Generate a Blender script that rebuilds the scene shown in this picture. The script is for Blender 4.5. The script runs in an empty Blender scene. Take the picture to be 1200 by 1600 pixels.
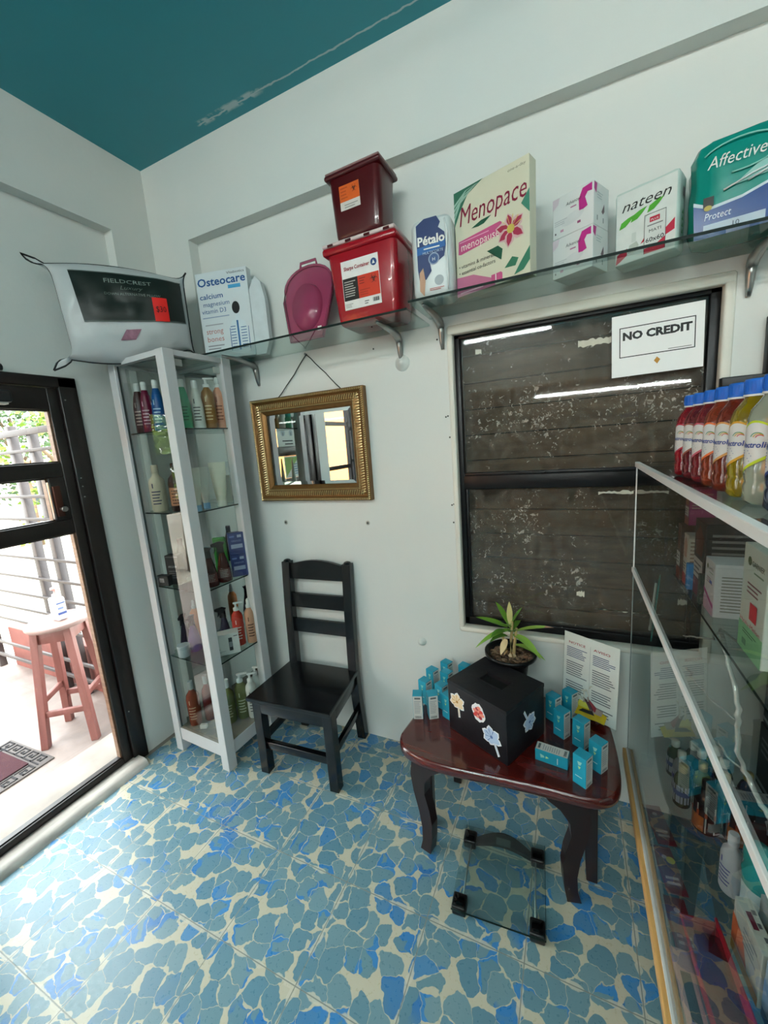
import bpy, bmesh, math, random
from mathutils import Matrix, Vector, noise
random.seed(7)
SC = bpy.context.scene
COL = SC.collection
R = math.radians
# ---------------------------------------------------------------- camera, sky, exposure
cam_d = bpy.data.cameras.new('camera')
cam = bpy.data.objects.new('camera', cam_d)
COL.objects.link(cam)
SC.camera = cam
cam_d.sensor_fit = 'VERTICAL'
cam_d.sensor_height = 24.0
cam_d.lens = 24.0 * 626.1 / 1600.0
cam_d.clip_start = 0.02
_r = Vector((0.90545901, 0.41789766, -0.07419922))
_d = Vector((0.00544883, -0.18625008, -0.98248726))
_f = Vector((-0.42439874, 0.88919764, -0.17091887))
cam.matrix_world = Matrix.Translation((0, 0, 1.6)) @ Matrix((_r, -_d, -_f)).transposed().to_4x4()
W = bpy.data.worlds.new('sky')
SC.world = W
W.use_nodes = True
_bg = W.node_tree.nodes['Background']
_bg.inputs[0].default_value = (0.93, 0.97, 1.0, 1)
_bg.inputs[1].default_value = 6.5
SUN_STRENGTH = 5.0
_sd = bpy.data.lights.new('sun', 'SUN')
_sd.energy = SUN_STRENGTH
_sd.angle = R(4)
_sd.color = (1.0, 0.95, 0.88)
_so = bpy.data.objects.new('sun', _sd)
COL.objects.link(_so)
_so.rotation_euler = (R(20), R(32), 0)      # high sun from the house side: the room gets none of it directly
TUBE = 105.0
vs = SC.view_settings
vs.view_transform = 'Standard'
vs.look = 'None'
vs.gamma = 1.0
vs.use_curve_mapping = False
vs.exposure = 1.0
SC.cycles.max_bounces = 10
SC.cycles.diffuse_bounces = 5
SC.cycles.glossy_bounces = 5
SC.cycles.transparent_max_bounces = 40
SC.cycles.transmission_bounces = 8
SC.cycles.caustics_reflective = False
SC.cycles.caustics_refractive = False
SC.cycles.sample_clamp_indirect = 6.0

# ---------------------------------------------------------------- materials
def lin(h):
    if isinstance(h, (tuple, list)):
        return (h[0], h[1], h[2], 1)
    h = h.lstrip('#')
    o = []
    for k in (0, 2, 4):
        v = int(h[k:k + 2], 16) / 255
        o.append(v / 12.92 if v <= .04045 else ((v + .055) / 1.055) ** 2.4)
    return (*o, 1)
_mc = {}
def mk(col, rough=.5, metal=0.0, var=.10, scale=30.0, bump=0.0, trans=0.0, coat=0.0, alpha=1.0, emit=0.0, name=None, spec=.3):
    key = (str(col), rough, metal, var, scale, bump, trans, coat, alpha, emit, spec)
    if key in _mc:
        return _mc[key]
    m = bpy.data.materials.new(name or 'paint')
    m.use_nodes = True
    nt = m.node_tree
    b = nt.nodes['Principled BSDF']
    c = lin(col)
    b.inputs['Roughness'].default_value = rough
    b.inputs['Metallic'].default_value = metal
    b.inputs['Transmission Weight'].default_value = trans
    b.inputs['Coat Weight'].default_value = coat
    b.inputs['Alpha'].default_value = alpha
    b.inputs['Specular IOR Level'].default_value = spec
    tc = nt.nodes.new('ShaderNodeTexCoord')
    no = nt.nodes.new('ShaderNodeTexNoise')
    no.inputs['Scale'].default_value = scale
    no.inputs['Detail'].default_value = 3
    nt.links.new(tc.outputs['Object'], no.inputs['Vector'])
    if var > 0:
        mx = nt.nodes.new('ShaderNodeMix')
        mx.data_type = 'RGBA'
        mx.inputs[6].default_value = (c[0] * (1 - var), c[1] * (1 - var), c[2] * (1 - var), 1)
        mx.inputs[7].default_value = (min(1, c[0] * (1 + var)), min(1, c[1] * (1 + var)), min(1, c[2] * (1 + var)), 1)
        nt.links.new(no.outputs['Fac'], mx.inputs[0])
        nt.links.new(mx.outputs[2], b.inputs['Base Color'])
    else:
        b.inputs['Base Color'].default_value = c
    if emit:
        b.inputs['Emission Color'].default_value = c
        b.inputs['Emission Strength'].default_value = emit
    if bump:
        bp = nt.nodes.new('ShaderNodeBump')
        bp.inputs['Strength'].default_value = bump
        bp.inputs['Distance'].default_value = .004
        nt.links.new(no.outputs['Fac'], bp.inputs['Height'])
        nt.links.new(bp.outputs[0], b.inputs['Normal'])
    _mc[key] = m
    return m

def glass(name, tint=(.93, .96, .95), rough=0.0, ior=1.5, milk=0.0, milkcol=(.8, .8, .8), streak=0.0, dirt=0.0):
    """thin clear sheet: tinted see-through with a Fresnel mirror on top; optional haze and dried specks of dirt"""
    m = bpy.data.materials.new(name)
    m.use_nodes = True
    nt = m.node_tree
    N, L = nt.nodes, nt.links
    N.remove(N['Principled BSDF'])
    out = N['Material Output']
    tr = N.new('ShaderNodeBsdfTransparent')
    tr.inputs[0].default_value = (*tint, 1)
    gl = N.new('ShaderNodeBsdfGlossy')
    gl.inputs['Roughness'].default_value = rough
    fr = N.new('ShaderNodeFresnel')
    fr.inputs[0].default_value = ior
    geo = N.new('ShaderNodeNewGeometry')
    inv = N.new('ShaderNodeMath'); inv.operation = 'SUBTRACT'; inv.inputs[0].default_value = 1
    L.new(geo.outputs['Backfacing'], inv.inputs[1])
    mu = N.new('ShaderNodeMath'); mu.operation = 'MULTIPLY'
    L.new(fr.outputs[0], mu.inputs[0]); L.new(inv.outputs[0], mu.inputs[1])
    mx = N.new('ShaderNodeMixShader')
    L.new(mu.outputs[0], mx.inputs[0]); L.new(tr.outputs[0], mx.inputs[1]); L.new(gl.outputs[0], mx.inputs[2])
    last = mx
    if milk > 0 or dirt > 0:
        df = N.new('ShaderNodeBsdfDiffuse')
        df.inputs[0].default_value = (*milkcol, 1)
        m2 = N.new('ShaderNodeMixShader')
        L.new(last.outputs[0], m2.inputs[1]); L.new(df.outputs[0], m2.inputs[2])
        if dirt > 0:
            tc = N.new('ShaderNodeTexCoord')
            n1 = N.new('ShaderNodeTexNoise'); n1.inputs['Scale'].default_value = 55; n1.inputs['Detail'].default_value = 5
            n1.inputs['Distortion'].default_value = 1.5
            n2 = N.new('ShaderNodeTexNoise'); n2.inputs['Scale'].default_value = 4.5; n2.inputs['Detail'].default_value = 3
            n3 = N.new('ShaderNodeTexNoise'); n3.inputs['Scale'].default_value = 9; n3.inputs['Detail'].default_value = 6
            n3.inputs['Distortion'].default_value = 3
            for q in (n1, n2, n3):
                L.new(tc.outputs['Object'], q.inputs['Vector'])
            a = N.new('ShaderNodeMath'); a.operation = 'MULTIPLY_ADD'; a.inputs[1].default_value = .42
            L.new(n2.outputs['Fac'], a.inputs[0]); L.new(n1.outputs['Fac'], a.inputs[2])
            r = N.new('ShaderNodeMapRange'); r.inputs['From Min'].default_value = .85; r.inputs['From Max'].default_value = .905
            r.inputs['To Max'].default_value = dirt
            L.new(a.outputs[0], r.inputs['Value'])
            r3 = N.new('ShaderNodeMapRange'); r3.inputs['From Min'].default_value = .4; r3.inputs['From Max'].default_value = .8
            r3.inputs['To Min'].default_value = milk * .4; r3.inputs['To Max'].default_value = milk * 2.2
            L.new(n3.outputs['Fac'], r3.inputs['Value'])
            mxx = N.new('ShaderNodeMath'); mxx.operation = 'MAXIMUM'
            L.new(r.outputs[0], mxx.inputs[0]); L.new(r3.outputs[0], mxx.inputs[1])
            L.new(mxx.outputs[0], m2.inputs[0])
        else:
            m2.inputs[0].default_value = milk
        last = m2
    L.new(last.outputs[0], out.inputs[0])
    return m

class NT:
    """tiny helper for longer node trees"""
    def __init__(s, name):
        s.m = bpy.data.materials.new(name)
        s.m.use_nodes = True
        s.t = s.m.node_tree
        s.b = s.t.nodes['Principled BSDF']
        s.tc = s.t.nodes.new('ShaderNodeTexCoord')
    def n(s, typ, ins=None, **kw):
        x = s.t.nodes.new(typ)
        for k, v in kw.items():
            setattr(x, k, v)
        for k, v in (ins or {}).items():
            if hasattr(v, 'outputs'):
                v = v.outputs[0]
            if isinstance(v, bpy.types.NodeSocket):
                s.t.links.new(v, x.inputs[k])
            else:
                x.inputs[k].default_value = v
        return x
    def math(s, op, a, b=0.0, c=0.0):
        return s.n('ShaderNodeMath', {0: a, 1: b, 2: c}, operation=op)
    def ramp(s, v, a, b, lo=0.0, hi=1.0):
        return s.n('ShaderNodeMapRange', {'Value': v, 'From Min': a, 'From Max': b, 'To Min': lo, 'To Max': hi})
    def mix(s, f, a, b):
        x = s.n('ShaderNodeMix', data_type='RGBA')
        for i, v in ((0, f), (6, a), (7, b)):
            if hasattr(v, 'outputs'):
                v = v.outputs[2] if v.bl_idname == 'ShaderNodeMix' else v.outputs[0]
            if isinstance(v, bpy.types.NodeSocket):
                s.t.links.new(v, x.inputs[i])
            else:
                x.inputs[i].default_value = v
        return x
    def base(s, v):
        s.t.links.new(v.outputs[2] if v.bl_idname == 'ShaderNodeMix' else v.outputs[0], s.b.inputs['Base Color'])
    def bump(s, h, st=.3, d=.005):
        bp = s.n('ShaderNodeBump', {'Height': h, 'Strength': st, 'Distance': d})
        s.t.links.new(bp.outputs[0], s.b.inputs['Normal'])

def wall_mat(name, c1, c2, c3):
    k = NT(name)
    n1 = k.n('ShaderNodeTexNoise', {'Vector': k.tc.outputs['Object'], 'Scale': 1.7, 'Detail': 4.0})
    n2 = k.n('ShaderNodeTexNoise', {'Vector': k.tc.outputs['Object'], 'Scale': 38.0, 'Detail': 5.0})
    n3 = k.n('ShaderNodeTexNoise', {'Vector': k.tc.outputs['Object'], 'Scale': 7.0, 'Detail': 8.0, 'Distortion': 2.0})
    a = k.mix(k.ramp(n1, .35, .65), lin(c1), lin(c2))
    spot = k.ramp(n3, .735, .76)
    a2 = k.mix(spot, a, lin(c3))
    k.base(a2)
    k.bump(n2, .25, .003)
    k.b.inputs['Roughness'].default_value = .62
    return k.m
M_WALL = wall_mat('wall_paint', '#cccfcb', '#d4d3cd', '#dcdad0')
M_WALL_TRIM = wall_mat('reveal_paint', '#cfccc2', '#dcd8cc', '#b9b7ab')

def ceiling_mat():
    k = NT('ceiling_paint')
    n1 = k.n('ShaderNodeTexNoise', {'Vector': k.tc.outputs['Object'], 'Scale': 2.0, 'Detail': 5.0})
    a = k.mix(n1, lin('#238692'), lin('#2c909c'))
    # an old strip of bare plaster just off the wall
    sp = k.n('ShaderNodeSeparateXYZ', {0: k.tc.outputs['Object']})
    wob = k.n('ShaderNodeTexNoise', {'Vector': k.tc.outputs['Object'], 'Scale': 14.0, 'Detail': 5.0})
    yy = k.math('ADD', sp.outputs[1], k.math('MULTIPLY', wob, .03))
    d = k.math('ABSOLUTE', k.math('SUBTRACT', yy, 1.632))
    band = k.ramp(d, .0045, .0025)
    xr = k.math('MULTIPLY', k.ramp(sp.outputs[0], -1.58, -1.56), k.ramp(sp.outputs[0], -.45, -.47))
    wide = k.math('MULTIPLY', k.ramp(d, .022, .010), k.math('MULTIPLY', k.ramp(sp.outputs[0], -1.18, -1.24), k.ramp(wob, .47, .54)))
    fac = k.math('MULTIPLY', k.math('MAXIMUM', band, wide), xr)
    k.base(k.mix(fac, a, lin('#a9bfc0')))
    k.bump(n1, .1, .01)
    k.b.inputs['Roughness'].default_value = .5
    return k.m
M_CEIL = ceiling_mat()

def floor_mat():
    k = NT('encaustic_tiles')
    P = k.tc.outputs['Object']
    wob = k.n('ShaderNodeTexNoise', {'Vector': P, 'Scale': 6.0, 'Detail': 2.0})
    wv = k.n('ShaderNodeVectorMath', {0: wob.outputs['Color'], 1: (.5, .5, .5)}, operation='SUBTRACT')
    wv2 = k.n('ShaderNodeVectorMath', {0: wv, 'Scale': .10}, operation='SCALE')
    wob2 = k.n('ShaderNodeTexNoise', {'Vector': P, 'Scale': 30.0, 'Detail': 2.0})
    wv3 = k.n('ShaderNodeVectorMath', {0: k.n('ShaderNodeVectorMath', {0: wob2.outputs['Color'], 1: (.5, .5, .5)}, operation='SUBTRACT'), 'Scale': .030}, operation='SCALE')
    P2 = k.n('ShaderNodeVectorMath', {0: k.n('ShaderNodeVectorMath', {0: P, 1: wv2}, operation='ADD'), 1: wv3}, operation='ADD')
    ve = k.n('ShaderNodeTexVoronoi', {'Vector': P2, 'Scale': 15.5, 'Randomness': .82}, feature='DISTANCE_TO_EDGE', voronoi_dimensions='2D')
    vc = k.n('ShaderNodeTexVoronoi', {'Vector': P2, 'Scale': 15.5, 'Randomness': .82}, feature='F1', voronoi_dimensions='2D')
    cs = k.n('ShaderNodeSeparateColor', {0: vc.outputs['Color']})
    rnd, rnd2, rnd3 = cs.outputs[0], cs.outputs[1], cs.outputs[2]
    big = k.n('ShaderNodeTexNoise', {'Vector': P, 'Scale': 3.2, 'Detail': 2.0})
    mid = k.n('ShaderNodeTexNoise', {'Vector': P, 'Scale': 17.0, 'Detail': 2.0})
    fine = k.n('ShaderNodeTexNoise', {'Vector': P, 'Scale': 90.0, 'Detail': 3.0})
    edge = ve.outputs['Distance']
    # cream grout-like veins whose width swells and shrinks
    vein = k.ramp(mid, .50, .74, .004, .075)
    cream = k.ramp(k.math('SUBTRACT', edge, vein), .016, -.002)
    # rounded pebbles: corners of the cells fill with cream too
    rad = k.ramp(k.math('ADD', vc.outputs['Distance'], k.math('MULTIPLY', mid, .26)), .735, .75)
    cream2 = k.math('MAXIMUM', cream, rad)
    peb = k.mix(rnd, lin('#63838c'), lin('#547b8c'))
    peb = k.mix(k.ramp(rnd3, .5, 1.0), peb, lin('#6c8991'))
    blue = k.mix(rnd2, lin('#20629f'), lin('#3a7db2'))
    isb = k.ramp(k.math('ADD', k.math('MULTIPLY', big, .9), k.math('MULTIPLY', rnd2, .45)), .66, .70)
    # strong blue brushed round the rim of some pebbles, sometimes filling them
    stroke = k.n('ShaderNodeTexNoise', {'Vector': P, 'Scale': 11.0, 'Detail': 1.0})
    rim = k.ramp(k.math('SUBTRACT', edge, k.ramp(stroke, .42, .68, -.06, .34)), .02, -.01)
    fill = k.ramp(rnd, .84, .86)
    bf = k.math('MULTIPLY', isb, k.math('MAXIMUM', rim, k.math('MULTIPLY', fill, .65)))
    col = k.mix(bf, peb, blue)
    thin = k.ramp(edge, .020, .008)
    col = k.mix(k.math('MULTIPLY', thin, .55), col, lin('#37657b'))
    col = k.mix(cream2, col, k.mix(fine, lin('#ada690'), lin('#c2baa4')))
    col = k.mix(k.math('MULTIPLY', k.ramp(fine, .3, .7), .12), col, lin('#4f6a74'))
    sp = k.n('ShaderNodeSeparateXYZ', {0: P})
    def grid(sock, off):
        f = k.math('FRACT', k.math('DIVIDE', k.math('SUBTRACT', sock, off - 10 * .3135), .3135))
        return k.math('MINIMUM', f, k.math('SUBTRACT', 1.0, f))
    g = k.math('MINIMUM', grid(sp.outputs[0], -1.065), grid(sp.outputs[1], .700))
    # each tile gets slightly different cream margins along its border
    marg = k.ramp(k.math('SUBTRACT', g, k.math('MULTIPLY', k.ramp(mid, .45, .62), .03)), .008, .0)
    col = k.mix(k.math('MULTIPLY', marg, .8), col, lin('#bdb7a5'))
    ln = k.ramp(g, .0065, .003)
    col = k.mix(k.math('MULTIPLY', ln, .75), col, lin('#5b6462'))
    k.base(col)
    k.b.inputs['Roughness'].default_value = .33
    r = k.ramp(fine, .3, .7, .24, .42)
    k.t.links.new(r.outputs[0], k.b.inputs['Roughness'])
    k.bump(k.math('SUBTRACT', k.math('MULTIPLY', fine, .2), ln), .15, .002)
    return k.m
M_FLOOR = floor_mat()

def wood_mat(name, c1, c2, rough=.4, sc=(2, 30, 30), coat=0.0):
    k = NT(name)
    mp = k.n('ShaderNodeMapping', {'Vector': k.tc.outputs['Object'], 'Scale': sc})
    n1 = k.n('ShaderNodeTexNoise', {'Vector': mp, 'Scale': 2.0, 'Detail': 5.0, 'Distortion': .6})
    k.base(k.mix(k.ramp(n1, .3, .7), lin(c1), lin(c2)))
    k.b.inputs['Roughness'].default_value = rough
    k.b.inputs['Coat Weight'].default_value = coat
    k.b.inputs['Coat Roughness'].default_value = .08
    k.bump(n1, .12, .002)
    return k.m
M_DOOR = wood_mat('dark_stained_wood', '#1a120f', '#120c0b', .34)
M_BLACK = wood_mat('black_gloss_paint', '#07080a', '#0d0e11', .2, (3, 12, 12))
M_IRON = mk('#101012', .35, 0.2, .15, name='black_frame_paint')
M_MAHOG = wood_mat('mahogany_varnish', '#54150f', '#330c0b', .18, (1.5, 18, 18), .5)
M_LEG = wood_mat('dark_leg_varnish', '#241010', '#180b0c', .3, (18, 18, 2))
M_PINE = wood_mat('pine', '#b98a4e', '#d2a566', .5, (20, 2, 20))
M_GLASS = glass('clear_glass', (.95, .97, .96))
M_CABGLASS = glass('cabinet_glass', (.93, .95, .94), ior=1.85)
M_SHELFGLASS = glass('shelf_glass', (.78, .85, .83), ior=1.52)
M_CASEGLASS = glass('case_glass', (.89, .91, .905), ior=1.5)
M_CASESHELF = glass('case_shelf_glass', (.90, .935, .925), ior=1.5)
M_EDGE = mk('#0c1c19', .55, 0, .1, name='glass_edge', spec=.15)
M_DIRTY = glass('dirty_glass', (.86, .86, .84), .03, 1.5, .05, (.55, .51, .45), dirt=.5)
M_WHITE = mk('#dedcda', .4, 0, .03, name='white_lacquer')
M_CABW = mk('#bfbfbf', .35, 0, .03, name='white_cabinet_paint')
M_MIRROR = mk((.9, .91, .9), .01, 1.0, 0, name='silvered_mirror')
M_STEEL = mk('#9a9a98', .28, 1.0, .08, name='brushed_steel')
M_PLAST = glass('clear_plastic', (.92, .94, .95), .06, 1.45, .05, (.85, .87, .9))

# ---------------------------------------------------------------- mesh building
class MB:
    def __init__(s):
        s.v, s.f, s.mi, s.sm, s.mats = [], [], [], [], []
        s.M = Matrix()
    def mat(s, m):
        if m not in s.mats:
            s.mats.append(m)
        return s.mats.index(m)
    def add(s, vs, fs, m, smooth=False, M=None):
        T = s.M @ M if M is not None else s.M
        o = len(s.v)
        s.v += [T @ Vector(p) for p in vs]
        flip = T.determinant() < 0
        k = s.mat(m)
        for f in fs:
            g = [o + i for i in f]
            s.f.append(g[::-1] if flip else g)
            s.mi.append(k); s.sm.append(smooth)
        return s
    def box(s, x0, x1, y0, y1, z0, z1, m, M=None):
        vs = [(x0, y0, z0), (x1, y0, z0), (x1, y1, z0), (x0, y1, z0), (x0, y0, z1), (x1, y0, z1), (x1, y1, z1), (x0, y1, z1)]
        fs = [(0, 3, 2, 1), (4, 5, 6, 7), (0, 1, 5, 4), (1, 2, 6, 5), (2, 3, 7, 6), (3, 0, 4, 7)]
        return s.add(vs, fs, m, M=M)
    def rbox(s, x0, x1, y0, y1, z0, z1, m, r=.005, seg=2, M=None, taper=None, smooth=True):
        bm = bmesh.new()
        bmesh.ops.create_cube(bm, size=1)
        for v in bm.verts:
            t = v.co.z + .5
            kx = ky = 1
            if taper:
                kx = taper[0] + (1 - taper[0]) * t
                ky = taper[1] + (1 - taper[1]) * t
            v.co = Vector(((x0 + x1) / 2 + v.co.x * (x1 - x0) * kx, (y0 + y1) / 2 + v.co.y * (y1 - y0) * ky, z0 + t * (z1 - z0)))
        r = min(r, .49 * min(abs(x1 - x0), abs(y1 - y0), abs(z1 - z0)))
        bmesh.ops.bevel(bm, geom=bm.edges[:], offset=r, segments=seg, profile=.5, affect='EDGES')
        bm.verts.index_update()
        s.add([v.co[:] for v in bm.verts], [[v.index for v in f.verts] for f in bm.faces], m, smooth, M)
        bm.free()
        return s
    def lathe(s, prof, m, n=20, M=None, smooth=True, sx=1.0, sy=1.0, caps=True, a0=0.0):
        vs, fs = [], []
        for r, z in prof:
            for i in range(n):
                a = a0 + 2 * math.pi * i / n
                vs.append((r * sx * math.cos(a), r * sy * math.sin(a), z))
        for j in range(len(prof) - 1):
            for i in range(n):
                k = (i + 1) % n
                fs.append((j * n + i, j * n + k, (j + 1) * n + k, (j + 1) * n + i))
        s.add(vs, fs, m, smooth, M)
        if caps:
            for j, up in ((0, False), (len(prof) - 1, True)):
                ring = [(prof[j][0] * sx * math.cos(a0 + 2 * math.pi * i / n), prof[j][0] * sy * math.sin(a0 + 2 * math.pi * i / n), prof[j][1]) for i in range(n)]
                if prof[j][0] > 1e-5:
                    s.add(ring, [list(range(n)) if up else list(range(n))[::-1]], m, False, M)
        return s
    def prism(s, pts, y0, y1, m, M=None, smooth=False):
        """outline given as (x, z), extruded along y"""
        n = len(pts)
        ar = sum(pts[i][0] * pts[(i + 1) % n][1] - pts[(i + 1) % n][0] * pts[i][1] for i in range(n))
        if ar < 0:
            pts = pts[::-1]
        vs = [(x, y0, z) for x, z in pts] + [(x, y1, z) for x, z in pts]
        fs = [list(range(n)), list(range(n, 2 * n))[::-1]]
        s.add(vs, fs, m, False, M)
        s.add(vs, [(i, i + n, (i + 1) % n + n, (i + 1) % n) for i in range(n)], m, smooth, M)
        return s
    def tube(s, pts, r, m, n=8, M=None, caps=True):
        pts = [Vector(p) for p in pts]
        rs = r if isinstance(r, (list, tuple)) else [r] * len(pts)
        vs, fs = [], []
        up = Vector((0, 0, 1))
        for i, p in enumerate(pts):
            t = (pts[min(i + 1, len(pts) - 1)] - pts[max(i - 1, 0)]).normalized()
            a = t.cross(up)
            if a.length < .05:
                a = t.cross(Vector((1, 0, 0)))
            a.normalize()
            b = a.cross(t).normalized()
            for k in range(n):
                w = 2 * math.pi * k / n
                vs.append(p + a * rs[i] * math.cos(w) + b * rs[i] * math.sin(w))
        for i in range(len(pts) - 1):
            for k in range(n):
                q = (k + 1) % n
                fs.append((i * n + k, (i + 1) * n + k, (i + 1) * n + q, i * n + q))
        if caps:
            fs.append(list(range(n)))
            fs.append([(len(pts) - 1) * n + k for k in range(n)][::-1])
        return s.add(vs, fs, m, True, M)
    def grid(s, fn, nu, nv, m, M=None, smooth=True, thick=None):
        vs = [fn(i / nu, j / nv) for j in range(nv + 1) for i in range(nu + 1)]
        fs = [(j * (nu + 1) + i, j * (nu + 1) + i + 1, (j + 1) * (nu + 1) + i + 1, (j + 1) * (nu + 1) + i) for j in range(nv) for i in range(nu)]
        return s.add(vs, fs, m, smooth, M)
    # flat print on a face: M maps (x right, y out of the page towards -y, z up)
    def quad(s, x0, x1, z0, z1, m, off=.0006, M=None):
        return s.add([(x0, -off, z0), (x1, -off, z0), (x1, -off, z1), (x0, -off, z1)], [(0, 1, 2, 3)], m, M=M)
    def poly(s, pts, m, off=.0006, M=None):
        ar = sum(pts[i][0] * pts[(i + 1) % len(pts)][1] - pts[(i + 1) % len(pts)][0] * pts[i][1] for i in range(len(pts)))
        if ar < 0:
            pts = pts[::-1]
        return s.add([(x, -off, z) for x, z in pts], [list(range(len(pts)))], m, M=M)
    def lines(s, x0, x1, z0, z1, n, m, off=.0009, M=None, seed=1):
        rg = random.Random(seed)
        h = (z1 - z0) / n
        for i in range(n):
            e = x1 - rg.random() * .3 * (x1 - x0)
            s.quad(x0, e, z1 - (i + .75) * h, z1 - (i + .35) * h, m, off, M)
        return s
    def text(s, txt, x, z, size, m, off=.0012, M=None, align='LEFT', shear=0.0, bold=0.0, width=None):
        vs, fs, w = text_mesh(txt, bold)
        k = size
        kx = size if width is None else width / max(w, 1e-6)
        x0 = x if align == 'LEFT' else (x - w * kx / 2 if align == 'CENTER' else x - w * kx)
        s.add([(x0 + (a + shear * b) * kx, -off, z + b * k) for a, b in vs], fs, m, M=M)
        return s
    def build(s, name, parent=None, loc=None, matrix=None, bevel=0.0, shade_auto=False):
        me = bpy.data.meshes.new(name)
        me.from_pydata([tuple(p) for p in s.v], [], s.f)
        for m in s.mats:
            me.materials.append(m)
        me.polygons.foreach_set('material_index', s.mi)
        me.polygons.foreach_set('use_smooth', s.sm)
        me.update()
        o = bpy.data.objects.new(name, me)
        COL.objects.link(o)
        if parent is not None:
            o.parent = parent
        if loc:
            o.location = loc
        if bevel:
            b = o.modifiers.new('bevel', 'BEVEL')
            b.width = bevel
            b.segments = 2
            b.limit_method = 'ANGLE'
        return o

_tc = {}
def text_mesh(txt, bold=0.0):
    key = (txt, bold)
    if key in _tc:
        return _tc[key]
    cu = bpy.data.curves.new('t', 'FONT')
    cu.body = txt
    cu.resolution_u = 2
    cu.offset = bold
    ob = bpy.data.objects.new('t', cu)
    me = ob.to_mesh()
    vs = [(v.co.x, v.co.y) for v in me.vertices]
    fs = []
    for p in me.polygons:
        f = list(p.vertices)
        ar = sum(vs[f[i]][0] * vs[f[(i + 1) % len(f)]][1] - vs[f[(i + 1) % len(f)]][0] * vs[f[i]][1] for i in range(len(f)))
        fs.append(f if ar > 0 else f[::-1])
    ob.to_mesh_clear()
    bpy.data.objects.remove(ob)
    bpy.data.curves.remove(cu)
    w = max((a for a, b in vs), default=1)
    _tc[key] = (vs, fs, w)
    return _tc[key]

def face_left(h=0.0):            # print plane on the -x side: right = -y
    return Matrix(((0, 1, 0, h), (-1, 0, 0, 0), (0, 0, 1, 0), (0, 0, 0, 1)))
def face_right(h=0.0):           # print plane on the +x side: right = +y
    return Matrix(((0, -1, 0, h), (1, 0, 0, 0), (0, 0, 1, 0), (0, 0, 0, 1)))
def tag(o, label, cat, group=None, kind=None):
    if label: o['label'] = label
    if cat: o['category'] = cat
    if group: o['group'] = group
    if kind: o['kind'] = kind
    return o
def thing(name, label, cat, loc=(0, 0, 0), rz=0.0, group=None):
    o = bpy.data.objects.new(name, None)
    COL.objects.link(o)
    o.empty_display_size = .05
    o.location = loc
    o.rotation_euler = (0, 0, R(rz))
    return tag(o, label, cat, group)
def structure(o):
    o['kind'] = 'structure'
    return o

# ================================================================ THE ROOM
XL, YB, ZC = -2.131, 1.736, 3.10
b = MB()
b.box(-2.10, 2.7, -3.6, 1.75, -.12, 0, M_FLOOR)
structure(b.build('floor'))
b = MB()
b.box(-2.34, 2.7, -3.6, 1.95, ZC, ZC + .12, M_CEIL)
structure(b.build('ceiling'))

# back wall with the window hole, the beam above it and the corner pillar
wx0, wx1, wz0, wz1 = -.475, .468, .700, 2.050
b = MB()
b.box(-2.131, wx0, YB, YB + .2, -.1, 2.8, M_WALL)
b.box(wx1, 2.7, YB, YB + .2, -.1, 2.8, M_WALL)
b.box(wx0, wx1, YB, YB + .2, -.1, wz0, M_WALL)
b.box(wx0, wx1, YB, YB + .2, wz1, 2.8, M_WALL)
b.box(-1.80, 2.7, 1.677, YB + .2, 2.700, ZC + .02, M_WALL)
b.box(-2.131, -1.80, 1.677, YB + .1, 0, ZC + .02, M_WALL)
structure(b.build('wall_back'))
# plaster reveal round the window
b = MB()
for (x0, x1, z0, z1) in ((wx0 - .004, wx0 + .02, wz0, wz1), (wx1 - .026, wx1 + .004, wz0, wz1), (wx0, wx1, wz1 - .032, wz1 + .004), (wx0, wx1, wz0 - .004, wz0 + .02)):
    yo = .0015 if z1 - z0 > .5 else 0
    b.rbox(x0, x1, YB - .006 + yo, YB + .05, z0, z1, M_WALL_TRIM, .006, 2)
structure(b.build('trim_1'))

# left wall: doorway and a second window nearer the street
dy0, dy1, dz1 = .300, 1.185, 2.000
vy0, vy1, vz0, vz1 = -1.9, .13, .95, 2.15
b = MB()
x0, x1 = XL - .2, XL
b.box(x0, x1, dy1, YB + .2, -.1, 2.8, M_WALL)
b.box(x0, x1, vy1, dy0, -.1, 2.8, M_WALL)
b.box(x0, x1, dy0, dy1, dz1, 2.8, M_WALL)
b.box(x0, x1, vy0, vy1, -.1, vz0, M_WALL)
b.box(x0, x1, vy0, vy1, vz1, 2.8, M_WALL)
b.box(x0, x1, -3.6, vy0, -.1, 2.8, M_WALL)
b.box(x0, XL + .06, -3.6, 1.46, 2.735, ZC + .02, M_WALL)
b.box(x0, XL + .06, 1.46, YB + .2, 0, ZC + .02, M_WALL)
structure(b.build('wall_left'))
b = MB(); b.box(-2.34, 2.7, -3.72, -3.6, -.1, ZC + .1, M_WALL); structure(b.build('wall_front'))
b = MB(); b.box(2.7, 2.82, -3.7, 1.95, -.1, ZC + .1, M_WALL); structure(b.build('wall_right'))

# rounded worn threshold inside the door
b = MB()
M_SILL = wood_mat('worn_sill', '#8d8780', '#b3ada5', .6, (12, 3, 12))
pr = [(-2.131, 0), (-2.131, .034), (-2.075, .034), (-2.055, .028), (-2.045, .014), (-2.040, 0)]
vs = [(x, y, z) for y in (-.2, 1.13) for x, z in pr]
b.add(vs, [(i, i + 6, i + 7, i + 1) for i in range(5)] + [(5, 4, 3, 2, 1, 0), (6, 7, 8, 9, 10, 11)], M_SILL, True)
structure(b.build('trim_2'))

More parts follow.
